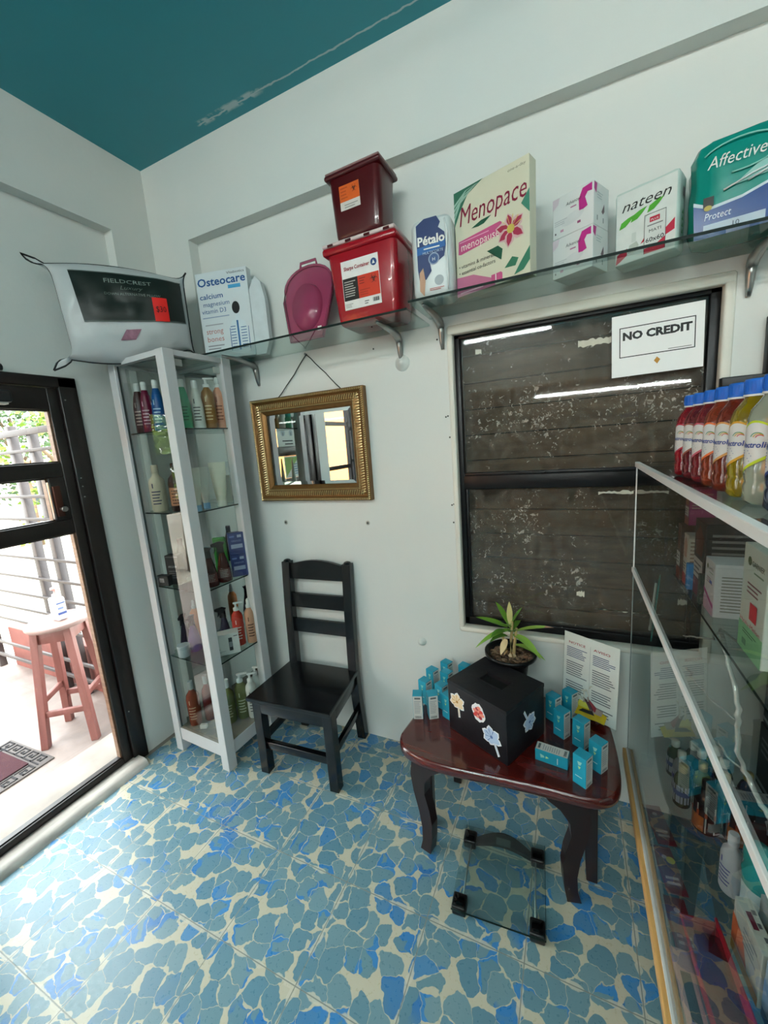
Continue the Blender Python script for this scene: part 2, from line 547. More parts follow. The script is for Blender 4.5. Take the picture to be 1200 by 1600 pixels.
# ---------------------------------------------------------------- door_1
door = bpy.data.objects.new('door_1', None); COL.objects.link(door); structure(door)
door.location = (XL, .74, 0)
b = MB(); b.M = Matrix.Translation((-XL, -.74, 0))
b.rbox(XL - .10, XL + .012, 1.108, dy1, -.03, dz1, M_DOOR, .004)
b.rbox(XL - .10, XL + .012, dy0, dy0 + .06, -.03, dz1, M_DOOR, .004)
b.rbox(XL - .10, XL + .012, dy0, dy1, 1.955, dz1 + .003, M_DOOR, .004)
b.build('door_frame', door)
b = MB(); b.M = Matrix.Translation((-XL, -.74, 0))
xa, xb = XL - .045, XL
for (y0, y1, z0, z1) in ((1.062, 1.106, .0, 1.952), (.362, .45, .0, 1.952), (.45, 1.062, 1.855, 1.952), (.45, 1.062, 1.553, 1.62), (.45, 1.062, 1.288, 1.356), (.45, 1.062, .0, .066), (.996, 1.062, 1.356, 1.553)):
    b.rbox(xa, xb, y0, y1, z0, z1, M_DOOR, .004)
b.build('door_leaf', door)
b = MB(); b.M = Matrix.Translation((-XL, -.74, 0))
M_BEAD = wood_mat('glazing_bead', '#6b4a38', '#8a6a52', .4)
for (y0, y1, z0, z1) in ((.45, 1.062, 1.62, 1.855), (.45, .996, 1.356, 1.553), (.45, 1.062, .066, 1.288)):
    for (p, q, r_, t) in ((y0, y0 + .007, z0, z1), (y1 - .007, y1, z0, z1), (y0, y1, z0, z0 + .006), (y0, y1, z1 - .006, z1)):
        b.box(XL - .040, XL - .012, p, q, r_, t, M_BEAD if q - p < .01 else M_DOOR)
b.build('glazing_bead', door)
for (y0, y1, z0, z1) in ((.455, 1.057, 1.625, 1.85), (.455, .992, 1.36, 1.549), (.455, 1.057, .07, 1.284)):
    b = MB(); b.M = Matrix.Translation((-XL, -.74, 0))
    b.box(XL - .028, XL - .024, y0, y1, z0, z1, M_GLASS)
    b.build('door_pane', door)
b = MB(); b.M = Matrix.Translation((-XL, -.74, 0))
M_LOCK = mk('#4a2a20', .35, .4)
b.rbox(XL, XL + .016, 1.000, 1.030, 1.375, 1.515, M_LOCK, .003)
b.rbox(XL - .02, XL + .006, .990, .998, 1.365, 1.535, M_STEEL, .001)
b.lathe([(.006, 0), (.006, .03), (.012, .03), (.012, .042)], M_STEEL, 12, Matrix.Translation((XL + .01, 1.015, 1.41)) @ Matrix.Rotation(R(90), 4, 'Y'))
b.build('door_lock', door)
b = MB(); b.M = Matrix.Translation((-XL, -.74, 0))
for z in (1.90, 1.54, 1.50, .30, 1.45):
    b.lathe([(.0035, 0), (.003, .003), (.0005, .004)], M_STEEL, 8, Matrix.Translation((XL + .012, 1.125, z)) @ Matrix.Rotation(R(90), 4, 'Y'))
b.build('hinge_screw', door)
M_CLOSER = mk('#3a3c3e', .3, .7)
cl = thing('door_closer', 'dark metal door closer on the top rail of the glazed door', 'door closer', (XL + .003, .80, 1.875))
b = MB(); b.rbox(0, .045, -.18, .115, 0, .05, M_CLOSER, .010, 3); b.build('closer_body', cl)
b = MB(); b.rbox(.001, .040, -.16, .10, -.008, .001, mk('#c9c9c6', .3, .6), .002); b.build('cover_strip', cl)
b = MB(); b.tube([(.03, .0, .135), (.03, .095, .140)], .010, mk('#b8b8b4', .3, .8), 8)
b.tube([(.03, .085, .139), (.03, .105, .141)], .014, M_CLOSER, 10)
b.tube([(.03, -.10, .05), (.03, -.10, .08), (.03, 0, .135)], .008, M_CLOSER, 8); b.build('closer_arm', cl)

# things stuck on the door, read only in the wall mirror
M_PAPER = mk('#e9e8e6', .55, 0, .02)
M_INK = mk('#33343a', .6, 0, 0)
def sheet(name, label, cat, M4, w, h, deco):
    b = MB(); b.M = Matrix()
    b.box(-w / 2, w / 2, 0, .0012, -h / 2, h / 2, M_PAPER)
    o = b.build(name); o.matrix_world = M4
    tag(o, label, cat)
    d = MB(); deco(d); d.build('printing', o)
    return o
def face_px(x, y, z):   # a page on the left wall facing the room (+x)
    return Matrix(((0, -1, 0, x), (1, 0, 0, y), (0, 0, 1, z), (0, 0, 0, 1)))
def deco_a(d):
    d.lines(-.09, -.02, .085, .095, 1, mk('#6b7075'), .0004); d.lines(.03, .09, .085, .095, 1, mk('#b03a3a'), .0004)
    for cx in (-.055, .05):
        for cz in (.045, -.01):
            d.add([(cx + (.025 + .003 * (k % 2)) * math.cos(k * R(20)), -.0004, cz + .026 * math.sin(k * R(20))) for k in range(18)], [list(range(18))], mk('#b9c4cc'))
            d.quad(cx - .008, cx + .008, cz - .018, cz + .006, mk('#8b95a0'), .0007)
    d.lines(-.07, .07, -.11, -.06, 2, M_INK, .0004)
sheet('notice_sheet', 'white sheet with drawings taped inside the upper door glass, seen in the gilt mirror', 'notice', face_px(XL - .020, .70, 1.745), .25, .27, deco_a)
def deco_b(d):
    d.poly([(-.09, .08), (.10, .08), (.10, -.08)], mk('#9dbf6a'), .0004)
    d.lines(-.08, .02, -.07, .03, 5, mk('#6f8fae'), .0004)
sheet('notice_sheet', 'pale sheet with a green corner on the middle door glass, seen in the gilt mirror', 'notice', face_px(XL - .020, .66, 1.455), .22, .18, deco_b)

# second window (left wall)
w2 = bpy.data.objects.new('window_2', None); COL.objects.link(w2); structure(w2)
b = MB()
for (y0, y1, z0, z1) in ((vy0, vy0 + .04, vz0, vz1), (vy1 - .02, vy1, vz0, vz1), (vy0, vy1, vz0, vz0 + .04), (vy0, vy1, vz1 - .04, vz1), (-.38, -.345, vz0, vz1), (-.9, -.86, vz0, vz1), (-1.4, -1.36, vz0, vz1)):
    b.box(XL - .07, XL - .03, y0, y1, z0, z1, M_IRON)
for z in (1.36, 1.80):
    b.box(XL - .068, XL - .034, vy0, vy1, z, z + .04, M_IRON)
b.build('window_frame', w2)
b = MB(); b.box(XL - .052, XL - .048, vy0 + .02, vy1 - .01, vz0 + .02, vz1 - .02, M_GLASS); b.build('window_pane', w2)

# ---------------------------------------------------------------- window_1 (back wall, shuttered behind)
w1 = bpy.data.objects.new('window_1', None); COL.objects.link(w1); structure(w1)
yf = 1.766
b = MB()
for (x0, x1, z0, z1) in ((-.458, -.433, .722, 2.022), (.412, .444, .722, 2.022), (-.458, .444, 2.002, 2.022), (-.458, .444, .722, .758), (-.440, .42, 1.366, 1.432)):
    b.rbox(x0, x1, yf, yf + .05, z0, z1, M_IRON, .003)
b.build('window_frame', w1)
b = MB()
b.rbox(-.433, .412, yf - .008, yf + .01, 1.425, 1.440, M_IRON, .003)
b.rbox(-.15, -.10, yf - .012, yf + .006, 1.426, 1.437, M_IRON, .002)
b.rbox(-.433, -.422, yf + .008, yf + .03, .758, 1.366, M_IRON, .002)
b.rbox(.400, .412, yf + .008, yf + .03, .758, 1.366, M_IRON, .002)
b.build('sash_rail', w1)
for z0, z1, yy in ((1.440, 2.002, yf + .014), (.758, 1.366, yf + .022)):
    b = MB(); b.box(-.43, .41, yy, yy + .004, z0, z1, M_DIRTY); b.build('window_pane', w1)
M_BOARD = wood_mat('dark_boards', '#463829', '#5c4b39', .7, (3, 20, 20))
b = MB()
z = .66
k = 0
while z < 2.1:
    b.box(-.55, .55, 1.92 + .004 * (k % 2), 1.95, z, z + .112, M_BOARD)
    z += .118; k += 1
b.box(-.55, .55, 1.95, 1.97, .6, 2.15, mk('#0c0a08', .9))
b.build('shutter_board', w1)
b = MB()
M_PUTTY = mk('#c2bfb0', .8, 0, .15, 60)
rg = random.Random(3)
def patch(x0, x1, z0, z1, y):
    n = 14
    p = []
    for i in range(n):
        p.append((x0 + (x1 - x0) * i / (n - 1), z1 - rg.random() * .008))
    for i in range(n):
        p.append((x1 - (x1 - x0) * i / (n - 1), z0 + rg.random() * .008))
    b.add([(x, y, z) for x, z in p], [list(range(len(p)))[::-1]], M_PUTTY)
patch(.018, .128, 1.895, 1.925, yf + .0128)
patch(.095, .215, 1.330, 1.350, yf + .0205)
patch(.02, .05, .895, .925, yf + .0205)
patch(.10, .21, .845, .852, yf + .0205)
patch(-.37, -.345, 1.93, 1.955, yf + .0128)
b.build('dried_putty', w1)

# sign on the glass
def deco_nc(d):
    m = mk('#141414', .5, 0, 0)
    for (x0, x1, z0, z1) in ((-.112, .112, .060, .063), (-.112, .112, -.040, -.037), (-.112, -.109, -.040, .063), (.109, .112, -.040, .063)):
        d.quad(x0, x1, z0, z1, m, .0004)
    d.text('NO CREDIT', 0, .020, .036, m, .0008, align='CENTER', bold=.05, width=.205)
    d.lines(.035, .105, -.034, -.028, 1, mk('#777777'), .0006)
    d.poly([(.003, -.052), (.013, -.062), (.004, -.076), (-.006, -.064)], mk('#b07d2a'), .0006)
o = sheet('paper_sign', 'white paper sign reading NO CREDIT taped to the dark window glass', 'sign', Matrix.Translation((.265, yf - .004, 1.878)) @ Matrix.Rotation(R(-1), 4, 'Y'), .272, .212, deco_nc)

# ---------------------------------------------------------------- fittings on the walls
M_PLASTER = mk('#cfd2cd', .7, 0, .05, 20, .2)
for (x, z, r_, lb) in ((-.683, 1.938, .028, 'round white-painted boss on the wall just under the glass shelf'), (-.672, .612, .018, 'small painted-over wall stub low on the wall left of the window sill')):
    b = MB()
    M4 = Matrix.Translation((x, YB, z)) @ Matrix.Rotation(R(90), 4, 'X')
    b.lathe([(r_ * 1.25, 0), (r_ * 1.2, .004), (r_, .012), (r_ * .55, .018), (r_ * .5, .026), (0.0005, .028)], M_PLASTER, 18, M4)
    tag(b.build('wall_boss'), lb, 'wall boss')
M_HOLE = mk('#4b4a46', .9)
b = MB()
for (x, z, r_) in ((-1.433, 1.205, .007), (-.922, 1.21, .006)):
    b.lathe([(r_ * 1.9, 0), (r_ * 1.6, .0015), (r_, .0018)], mk('#a9a59b', .8), 12, Matrix.Translation((x, YB, z)) @ Matrix.Rotation(R(90), 4, 'X'))
    b.lathe([(r_, .0018), (r_ * .6, .0022)], M_HOLE, 10, Matrix.Translation((x, YB, z)) @ Matrix.Rotation(R(90), 4, 'X'))
for (x, z) in ((-.488, 1.691), (-.497, 1.688), (-.484, 1.60), (-.488, 1.30), (-.479, 1.304), (-.484, 1.22), (-.52, 2.01), (-.82, 2.02)):
    b.lathe([(.004, 0), (.003, .0015), (.0004, .0018)], M_HOLE, 8, Matrix.Translation((x, YB, z)) @ Matrix.Rotation(R(90), 4, 'X'))
structure(b.build('trim_3'))

# ---------------------------------------------------------------- lamps
M_TUBE = bpy.data.materials.new('lit_tube'); M_TUBE.use_nodes = True
_b = M_TUBE.node_tree.nodes['Principled BSDF']
_b.inputs['Emission Color'].default_value = (.93, 1.0, .96, 1); _b.inputs['Emission Strength'].default_value = TUBE
M_FIX = mk('#e4e4e0', .4)
def tube_light(label, x0, x1, y, z):
    t = thing('fluorescent_lamp', label, 'ceiling lamp', ((x0 + x1) / 2, y, z))
    h = (x1 - x0) / 2
    b = MB(); b.rbox(-h, h, -.035, .035, .0, .045, M_FIX, .006); b.build('lamp_housing', t)
    b = MB(); b.tube([(-h + .03, 0, -.022), (h - .03, 0, -.022)], .014, M_TUBE, 10); b.build('lamp_tube', t)
    for s in (-1, 1):
        b = MB(); b.rbox(s * h - .03 * (s > 0), s * h + .03 * (s < 0), -.018, .018, -.042, .002, M_FIX, .003)
        b.build('lamp_holder', t)
tube_light('fluorescent tube on the ceiling by the street wall, left one', -1.55, -.25, -3.0, ZC - .045)
tube_light('fluorescent tube on the ceiling over the counter side', .7, 1.95, -1.1, ZC - .045)
tube_light('added fluorescent tube brightening the walls, on the ceiling in the middle of the room', -1.0, .25, -1.5, ZC - .045)  # extra tube with no known source, added to brighten the walls
# shelving across the street-side wall, caught by the dark window as a reflection
t = thing('shelving_unit', 'tall brown wooden shelving along the wall opposite the window', 'shelving', (.4, -3.42, 0))
M_SH = wood_mat('brown_shelving', '#4d3826', '#6a4f36', .5, (2, 20, 20))
b = MB(); b.box(-1.9, 1.9, -.16, -.15, 0, 2.3, M_SH); b.build('back_panel', t)
for z in (.3, .7, 1.1, 1.5, 1.9, 2.27):
    b = MB(); b.rbox(-1.9, 1.9, -.15, .15, z, z + .025, wood_mat('shelf_board_wood', '#8a6a48', '#a3835c', .4, (2, 20, 20)), .003); b.build('shelf_board', t)
for x in (-1.9, -.65, .62, 1.87):
    b = MB(); b.rbox(x, x + .03, -.15, .15, 0, 2.3, M_SH, .003); b.build('upright', t)
t = thing('fluorescent_lamp', 'fluorescent tube fixed along the front of the brown shelving', 'shelf lamp', (.45, -3.24, 2.09))
b = MB(); b.rbox(-1.0, 1.0, -.03, 0, .0, .04, M_FIX, .005); b.build('lamp_housing', t)
b = MB(); b.tube([(-.97, .012, .02), (.97, .012, .02)], .012, M_TUBE, 10); b.build('lamp_tube', t)

# ================================================================ OUTSIDE THE DOOR
def stone(name, c1, c2, rough=.7):
    k = NT(name)
    n1 = k.n('ShaderNodeTexNoise', {'Vector': k.tc.outputs['Object'], 'Scale': 5.0, 'Detail': 6.0})
    k.base(k.mix(k.ramp(n1, .35, .65), lin(c1), lin(c2)))
    k.b.inputs['Roughness'].default_value = rough
    k.bump(n1, .2, .01)
    return k.m
M_CONC = stone('pale_concrete', '#6f675f', '#857b72')
def porch_mat():
    k = NT('porch_tiles')
    P = k.tc.outputs['Object']
    n1 = k.n('ShaderNodeTexNoise', {'Vector': P, 'Scale': 4.0, 'Detail': 6.0, 'Distortion': 1.0})
    sp = k.n('ShaderNodeSeparateXYZ', {0: P})
    def gr(s_):
        f = k.math('FRACT', k.math('DIVIDE', k.math('ADD', s_, 20.0), .42))
        return k.math('MINIMUM', f, k.math('SUBTRACT', 1.0, f))
    g = k.math('MINIMUM', gr(sp.outputs[0]), gr(sp.outputs[1]))
    c = k.mix(k.ramp(n1, .3, .7), lin('#6d605a'), lin('#857771'))
    k.base(k.mix(k.math('MULTIPLY', k.ramp(g, .014, .004), .5), c, lin('#6f625c')))
    k.b.inputs['Roughness'].default_value = .6
    return k.m
b = MB(); b.box(-5.2, XL - .2, -5, 1.60, -.30, -.15, porch_mat()); structure(b.build('porch_floor'))
b = MB(); b.rbox(-2.52, XL - .02, .0, 1.30, -.16, -.004, M_CONC, .008); structure(b.build('door_step'))
b = MB(); b.box(-2.131, -2.04, -3.4, 1.5, -.12, -.002, M_CONC); structure(b.build('trim_4'))
def ground_mat():
    k = NT('sunlit_ground')
    n1 = k.n('ShaderNodeTexNoise', {'Vector': k.tc.outputs['Object'], 'Scale': .6, 'Detail': 6.0})
    k.base(k.mix(k.ramp(n1, .4, .6), lin('#8f887c'), lin('#a59e90')))
    k.b.inputs['Roughness'].default_value = .9
    return k.m
b = MB(); b.box(-40, -2.33, -30, 40, -.5, -.31, ground_mat()); structure(b.build('ground'))
# red low wall and railing
M_RED = stone('red_wall', '#6f3a34', '#82483f')
b = MB(); b.rbox(-4.60, -2.6, 1.60, 1.72, -.3, .22, M_RED, .006)
tag(b.build('low_wall'), 'low reddish porch wall behind the stool under the railing', 'low wall')
M_RAIL = mk('#474242', .45, .3, .06)
t = thing('railing', 'grey steel porch railing of square posts and many thin bars beyond the stool', 'railing', (-3.6, 1.55, -.15))
for x in (-4.72, -3.66, -3.395):
    b = MB(); w_ = .03
    b.rbox(x + 3.6 - w_, x + 3.6 + w_, -.025, .025, 0, 2.06 if x < -3.5 else 1.99, M_RAIL, .003); b.build('railing_post', t)
for z, r_ in ((1.853, .022), (1.727, .011), (1.405, .011), (1.238, .011), (.937, .010), (.775, .010), (.625, .010), (.492, .010), (.372, .010), (.13, .012), (.00, .014)):
    b = MB(); b.rbox(-1.5, .95, -.038, -.022, z + .15 - r_, z + .15 + r_, M_RAIL, .002); b.build('railing_bar', t)
M_WSLAT = mk('#d8d4cf', .5)
t = thing('railing', 'white slatted porch railing towards the street, seen only reflected in the cabinet glass', 'railing', (-3.7, -1.3, -.15))
for y in (-1.9, -.3, 1.25):
    b = MB(); b.rbox(-.03, .03, y - .03, y + .03, 0, 1.1, M_WSLAT, .003); b.build('railing_post', t)
for k in range(6):
    b = MB(); b.rbox(.03, .045, -1.95, 1.3, .1 + k * .17, .1 + k * .17 + .145, M_WSLAT, .003); b.build('railing_bar', t)

# stool
M_STOOL = wood_mat('reddish_stool_wood', '#6f4038', '#82504a', .45, (12, 12, 2))
def stool(name, label, loc, rz):
    t = thing(name, label, 'stool', loc, rz)
    H = .79
    b = MB(); b.lathe([(.165, H - .028), (.172, H - .02), (.172, H - .006), (.166, H)], mk('#8f7670', .45, 0, .12, 8), 32); b.build('seat', t)
    fx = [(.115, .115), (-.115, .115), (-.115, -.115), (.115, -.115)]
    for (x, y) in fx:
        b = MB()
        s = .021
        top = (x * .78, y * .78, H - .028); bot = (x * 1.22, y * 1.22, 0)
        vs = [(bot[0] + i * s, bot[1] + j * s, 0) for i, j in ((-1, -1), (1, -1), (1, 1), (-1, 1))] + [(top[0] + i * s, top[1] + j * s, top[2]) for i, j in ((-1, -1), (1, -1), (1, 1), (-1, 1))]
        b.add(vs, [(0, 3, 2, 1), (4, 5, 6, 7), (0, 1, 5, 4), (1, 2, 6, 5), (2, 3, 7, 6), (3, 0, 4, 7)], M_STOOL)
        b.build('leg', t, bevel=.003)
    for k in range(4):
        (x0, y0), (x1, y1) = fx[k], fx[(k + 1) % 4]
        b = MB()
        f = .80
        a_, c_ = Vector((x0 * f, y0 * f, H - .075)), Vector((x1 * f, y1 * f, H - .075))
        d_ = (c_ - a_); L_ = d_.length; ang = math.atan2(d_.y, d_.x)
        b.rbox(0, L_, -.009, .009, -.04, .045, M_STOOL, .002, M=Matrix.Translation(a_) @ Matrix.Rotation(ang, 4, 'Z'))
        b.build('apron', t)
    for k, z in ((0, .22), (1, .30), (2, .22), (3, .30)):
        (x0, y0), (x1, y1) = fx[k], fx[(k + 1) % 4]
        f = 1.22 - .44 * z / H
        b = MB()
        a_, c_ = Vector((x0 * f, y0 * f, z)), Vector((x1 * f, y1 * f, z))
        d_ = (c_ - a_); L_ = d_.length; ang = math.atan2(d_.y, d_.x)
        b.rbox(0, L_, -.011, .011, -.018, .018, M_STOOL, .002, M=Matrix.Translation(a_) @ Matrix.Rotation(ang, 4, 'Z'))
        b.build('stretcher', t)
    return t
stool('wooden_stool', 'reddish wooden stool with round seat on the porch beyond the glazed door', (-2.985, 1.285, -.15), 38)
t = thing('sanitizer_bottle', 'clear white pump bottle standing on the reddish stool outside', 'bottle', (-2.965, 1.29, .64))
b = MB(); b.rbox(-.042, .042, -.030, .030, 0, .15, mk('#dfe3ea', .2, 0, .02), .014, 3); b.build('bottle_body', t)
b = MB(); b.lathe([(.018, .15), (.018, .17), (.006, .172), (.006, .20), (.02, .20), (.02, .212), (.004, .213)], mk('#d9a6a0', .4), 14)
b.rbox(-.006, .05, -.006, .006, .20, .212, mk('#d9a6a0', .4), .003); b.build('pump', t)
b = MB(); b.M = face_right(.0425); b.quad(-.024, .024, .04, .055, mk('#4a5f9c')); b.quad(-.02, .01, .075, .088, mk('#7f8fc0')); b.quad(-.024, .024, .11, .118, mk('#4a5f9c')); b.build('printed_label', t)
# door mat
t = thing('door_mat', 'door mat with maroon pile centre and grey Greek-key rubber border on the porch', 'door mat', (-3.08, .60, -.15), 2)
b = MB(); b.rbox(-.24, .24, -.46, .45, 0, .010, mk('#5a5452', .8), .003); b.build('rubber_border', t)
b = MB(); b.box(-.15, .15, -.36, .36, .010, .018, mk('#38181f', .95, 0, .35, 160, .6)); b.build('pile', t)
b = MB()
MK = mk('#221f21', .8)
def key(M4, n, L_):
    s = L_ / n
    for i in range(n):
        o_ = i * s
        for (p, q, r_, u) in ((0, .92, .0, .12), (0, .12, 0, 1), (0, .75, .88, 1), (.63, .75, .38, 1), (.34, .75, .34, .46), (.34, .46, .34, .68)):
            b.box(o_ + p * s, o_ + q * s, (r_ - .5) * .062, (u - .5) * .062, .010, .0135, MK, M=M4)
key(Matrix.Translation((-.22, .405, 0)), 5, .44)
key(Matrix.Translation((.195, .36, 0)) @ Matrix.Rotation(R(-90), 4, 'Z'), 9, .78)
key(Matrix.Translation((-.195, -.38, 0)) @ Matrix.Rotation(R(90), 4, 'Z'), 9, .78)
b.build('key_pattern', t)

# trees and houses
M_LEAF = [mk(c, .6, 0, .3, 3) for c in ('#5f7824', '#6c8432', '#3a5230')]
M_TRUNK = mk('#6b5a48', .9, 0, .2, 10)
def tree(label, x, y, h, r_, kind, n=900, seed=1, z0=-.31):
    t = thing('tree', label, 'tree', (x, y, z0), 0, None)
    rg = random.Random(seed)
    b = MB()
    b.tube([(0, 0, 0), (.05, .02, h * .35), (.0, 0, h * .75)], [.09 * r_ + .03, .07 * r_ + .02, .03], M_TRUNK, 8)
    for k in range(6):
        a = k * 1.05
        b.tube([(0, 0, h * (.35 + .05 * k)), (math.cos(a) * r_ * .4, math.sin(a) * r_ * .4, h * (.5 + .06 * k)), (math.cos(a) * r_ * .75, math.sin(a) * r_ * .75, h * (.55 + .07 * k))], [.04, .03, .012], M_TRUNK, 6)
    b.build('trunk', t)
    b = MB()
    vs, fs = [], []
    cl_ = [(rg.gauss(0, .45) * r_, rg.gauss(0, .45) * r_, h * (.68 + rg.gauss(0, .16))) for _ in range(14)]
    for i in range(n):
        c = rg.choice(cl_)
        p = Vector((c[0] + rg.gauss(0, .22) * r_, c[1] + rg.gauss(0, .22) * r_, c[2] + rg.gauss(0, .17) * r_))
        u = Vector((rg.gauss(0, 1), rg.gauss(0, 1), rg.gauss(0, .6))).normalized()
        w_ = u.cross(Vector((rg.gauss(0, 1), rg.gauss(0, 1), rg.gauss(0, 1)))).normalized()
        L_ = .11 * (r_ ** .5) * (.7 + rg.random() * .6)
        o_ = len(vs)
        vs += [p, p + u * L_ * .5 + w_ * L_ * .28, p + u * L_, p + u * L_ * .5 - w_ * L_ * .28]
        fs.append((o_, o_ + 1, o_ + 2, o_ + 3))
    b.add(vs, fs, M_LEAF[kind])
    b.build('foliage', t)
tree('tall dark-green tree above the railing, farthest left through the top door pane', -12.2, 5.2, 4.2, 1.3, 2, 1600, 3)
tree('bright yellow-green tree filling the middle door pane behind the railing', -7.6, 3.9, 2.6, 1.0, 0, 1800, 5)
tree('light green tree beside the white house beyond the railing', -10.8, 8.4, 2.8, 1.0, 1, 1300, 8)
tree('yellow-green bush behind the slatted railing, reflected in the cabinet glass', -6.2, -1.6, 3.2, 1.3, 0, 2200, 9)
def house(label, x0, x1, y0, y1, h, wall, roof):
    t = thing('house', label, 'house', ((x0 + x1) / 2, (y0 + y1) / 2, -.31))
    w_, d_ = (x1 - x0) / 2, (y1 - y0) / 2
    b = MB(); b.box(-w_, w_, -d_, d_, 0, h, wall); b.build('house_wall', t)
    b = MB()
    e = .35
    vs = [(-w_ - e, -d_ - e, h), (w_ + e, -d_ - e, h), (w_ + e, d_ + e, h), (-w_ - e, d_ + e, h), (0, -d_ - e, h + .9), (0, d_ + e, h + .9)]
    b.add(vs, [(0, 1, 4), (2, 3, 5), (1, 2, 5, 4), (3, 0, 4, 5), (0, 3, 2, 1)], roof); b.build('roof', t)
    for k in range(2):
        b = MB(); b.box(w_, w_ + .03, -d_ * .6 + k * d_ * .9, -d_ * .25 + k * d_ * .9, h * .35, h * .7, mk('#3f4a50', .2)); b.build('window', t)
house('small house with brown thatch-like roof beyond the trees', -14.5, -12.5, 7.0, 9.2, 2.9, mk('#c9b48a', .8), mk('#a88a5c', .9, 0, .3, 20))
house('white house with pale gable between the railing posts', -19.5, -16.9, 5.2, 8.2, 1.9, mk('#d9d6cf', .8), mk('#d2cdc4', .8))
house('orange rendered building across the street, seen in the gilt mirror', -11, -8, -16, -4.4, 5.5, mk('#d98b4a', .85, 0, .08, 2), mk('#8a4a3a', .9))

# ================================================================ TALL GLASS CABINET
CX0, CX1, CY0, CY1, CZ = -1.985, -1.565, 1.255, 1.615, 2.066
t = cabinet = thing('display_cabinet', 'tall narrow white-framed glass display cabinet standing in the corner by the door', 'cabinet', ((CX0 + CX1) / 2, (CY0 + CY1) / 2, 0))
T0 = Matrix.Translation((-(CX0 + CX1) / 2, -(CY0 + CY1) / 2, 0))
pw = .052
for (x, y) in ((CX0, CY0), (CX1 - pw, CY0), (CX0, CY1 - pw), (CX1 - pw, CY1 - pw)):
    b = MB(); b.M = T0
    b.rbox(x, x + pw, y, y + pw, 0, CZ, M_CABW, .002, 1, smooth=False); b.build('post', t)
b = MB(); b.M = T0
th = .03
for (x0, x1, y0, y1) in ((CX0 + pw, CX1 - pw, CY0 + .004, CY0 + .03), (CX0 + pw, CX1 - pw, CY1 - .03, CY1 - .004), (CX0 + .004, CX0 + .03, CY0 + pw, CY1 - pw), (CX1 - .03, CX1 - .004, CY0 + pw, CY1 - pw)):
    b.box(x0, x1, y0, y1, CZ - .024, CZ - .0005, M_CABW)
b.box(CX0 + .03, CX1 - .03, CY0 + .03, CY1 - .03, CZ - .008, CZ - .002, M_SHELFGLASS)
b.build('top_frame', t)
b = MB(); b.M = T0
for (x0, x1, y0, y1) in ((CX0 + pw, CX1 - pw, CY0 + .006, CY0 + .03), (CX0 + pw, CX1 - pw, CY1 - .03, CY1 - .004), (CX0 + .004, CX0 + .03, CY0 + pw, CY1 - pw), (CX1 - .03, CX1 - .006, CY0 + pw, CY1 - pw)):
    b.box(x0, x1, y0, y1, .072, .142, M_CABW)
b.build('bottom_rail', t)
b = MB(); b.M = T0
b.box(CX0 + .01, CX1 - .01, CY0 + .008, CY1 - .01, .134, .1445, mk('#6c6a60', .12, 0, .1, coat=.5)); b.build('bottom_board', t)
b = MB(); b.M = T0
b.box(CX0 + pw - .005, CX1 - pw + .005, CY1 - .022, CY1 - .018, .142, CZ - .02, M_MIRROR)
b.build('back_panel', t)
b = MB(); b.M = T0
b.box(CX0 + pw - .003, CX1 - pw + .003, CY0 + .016, CY0 + .020, .142, CZ - .024, M_CABGLASS); b.build('glass_door', t)
for x in (CX0 + .016, CX1 - .020):
    b = MB(); b.M = T0
    b.box(x, x + .004, CY0 + pw - .003, CY1 - pw + .003, .142, CZ - .024, M_GLASS); b.build('side_pane', t)
b = MB(); b.M = T0
for (x, z0, z1) in ((CX0 + pw, .142, CZ - .024), (CX1 - pw - .008, .142, CZ - .024)):
    b.box(x, x + .008, CY0 + .012, CY0 + .016, z0, z1, mk('#26302e', .3))
b.build('door_seal', t)
for i, z in enumerate((1.731, 1.342, .955, .565)):
    b = MB(); b.M = T0
    b.box(CX0 + .022, CX1 - .022, CY0 + .026, CY1 - .026, z - .006, z, M_SHELFGLASS)
    b.box(CX0 + .022, CX1 - .022, CY0 + .0245, CY0 + .026, z - .006, z, M_EDGE)
    b.box(CX1 - .022, CX1 - .0205, CY0 + .026, CY1 - .026, z - .006, z, M_EDGE)
    b.build('glass_shelf', t)
for (y, z) in ((1.34, CZ - .045), (1.55, CZ - .055)):
    b = MB(); b.M = T0; b.rbox(CX1 - .034, CX1 - .022, y - .02, y + .02, z - .018, z + .012, mk('#b9bab6', .4), .003); b.build('hinge_clip', t)

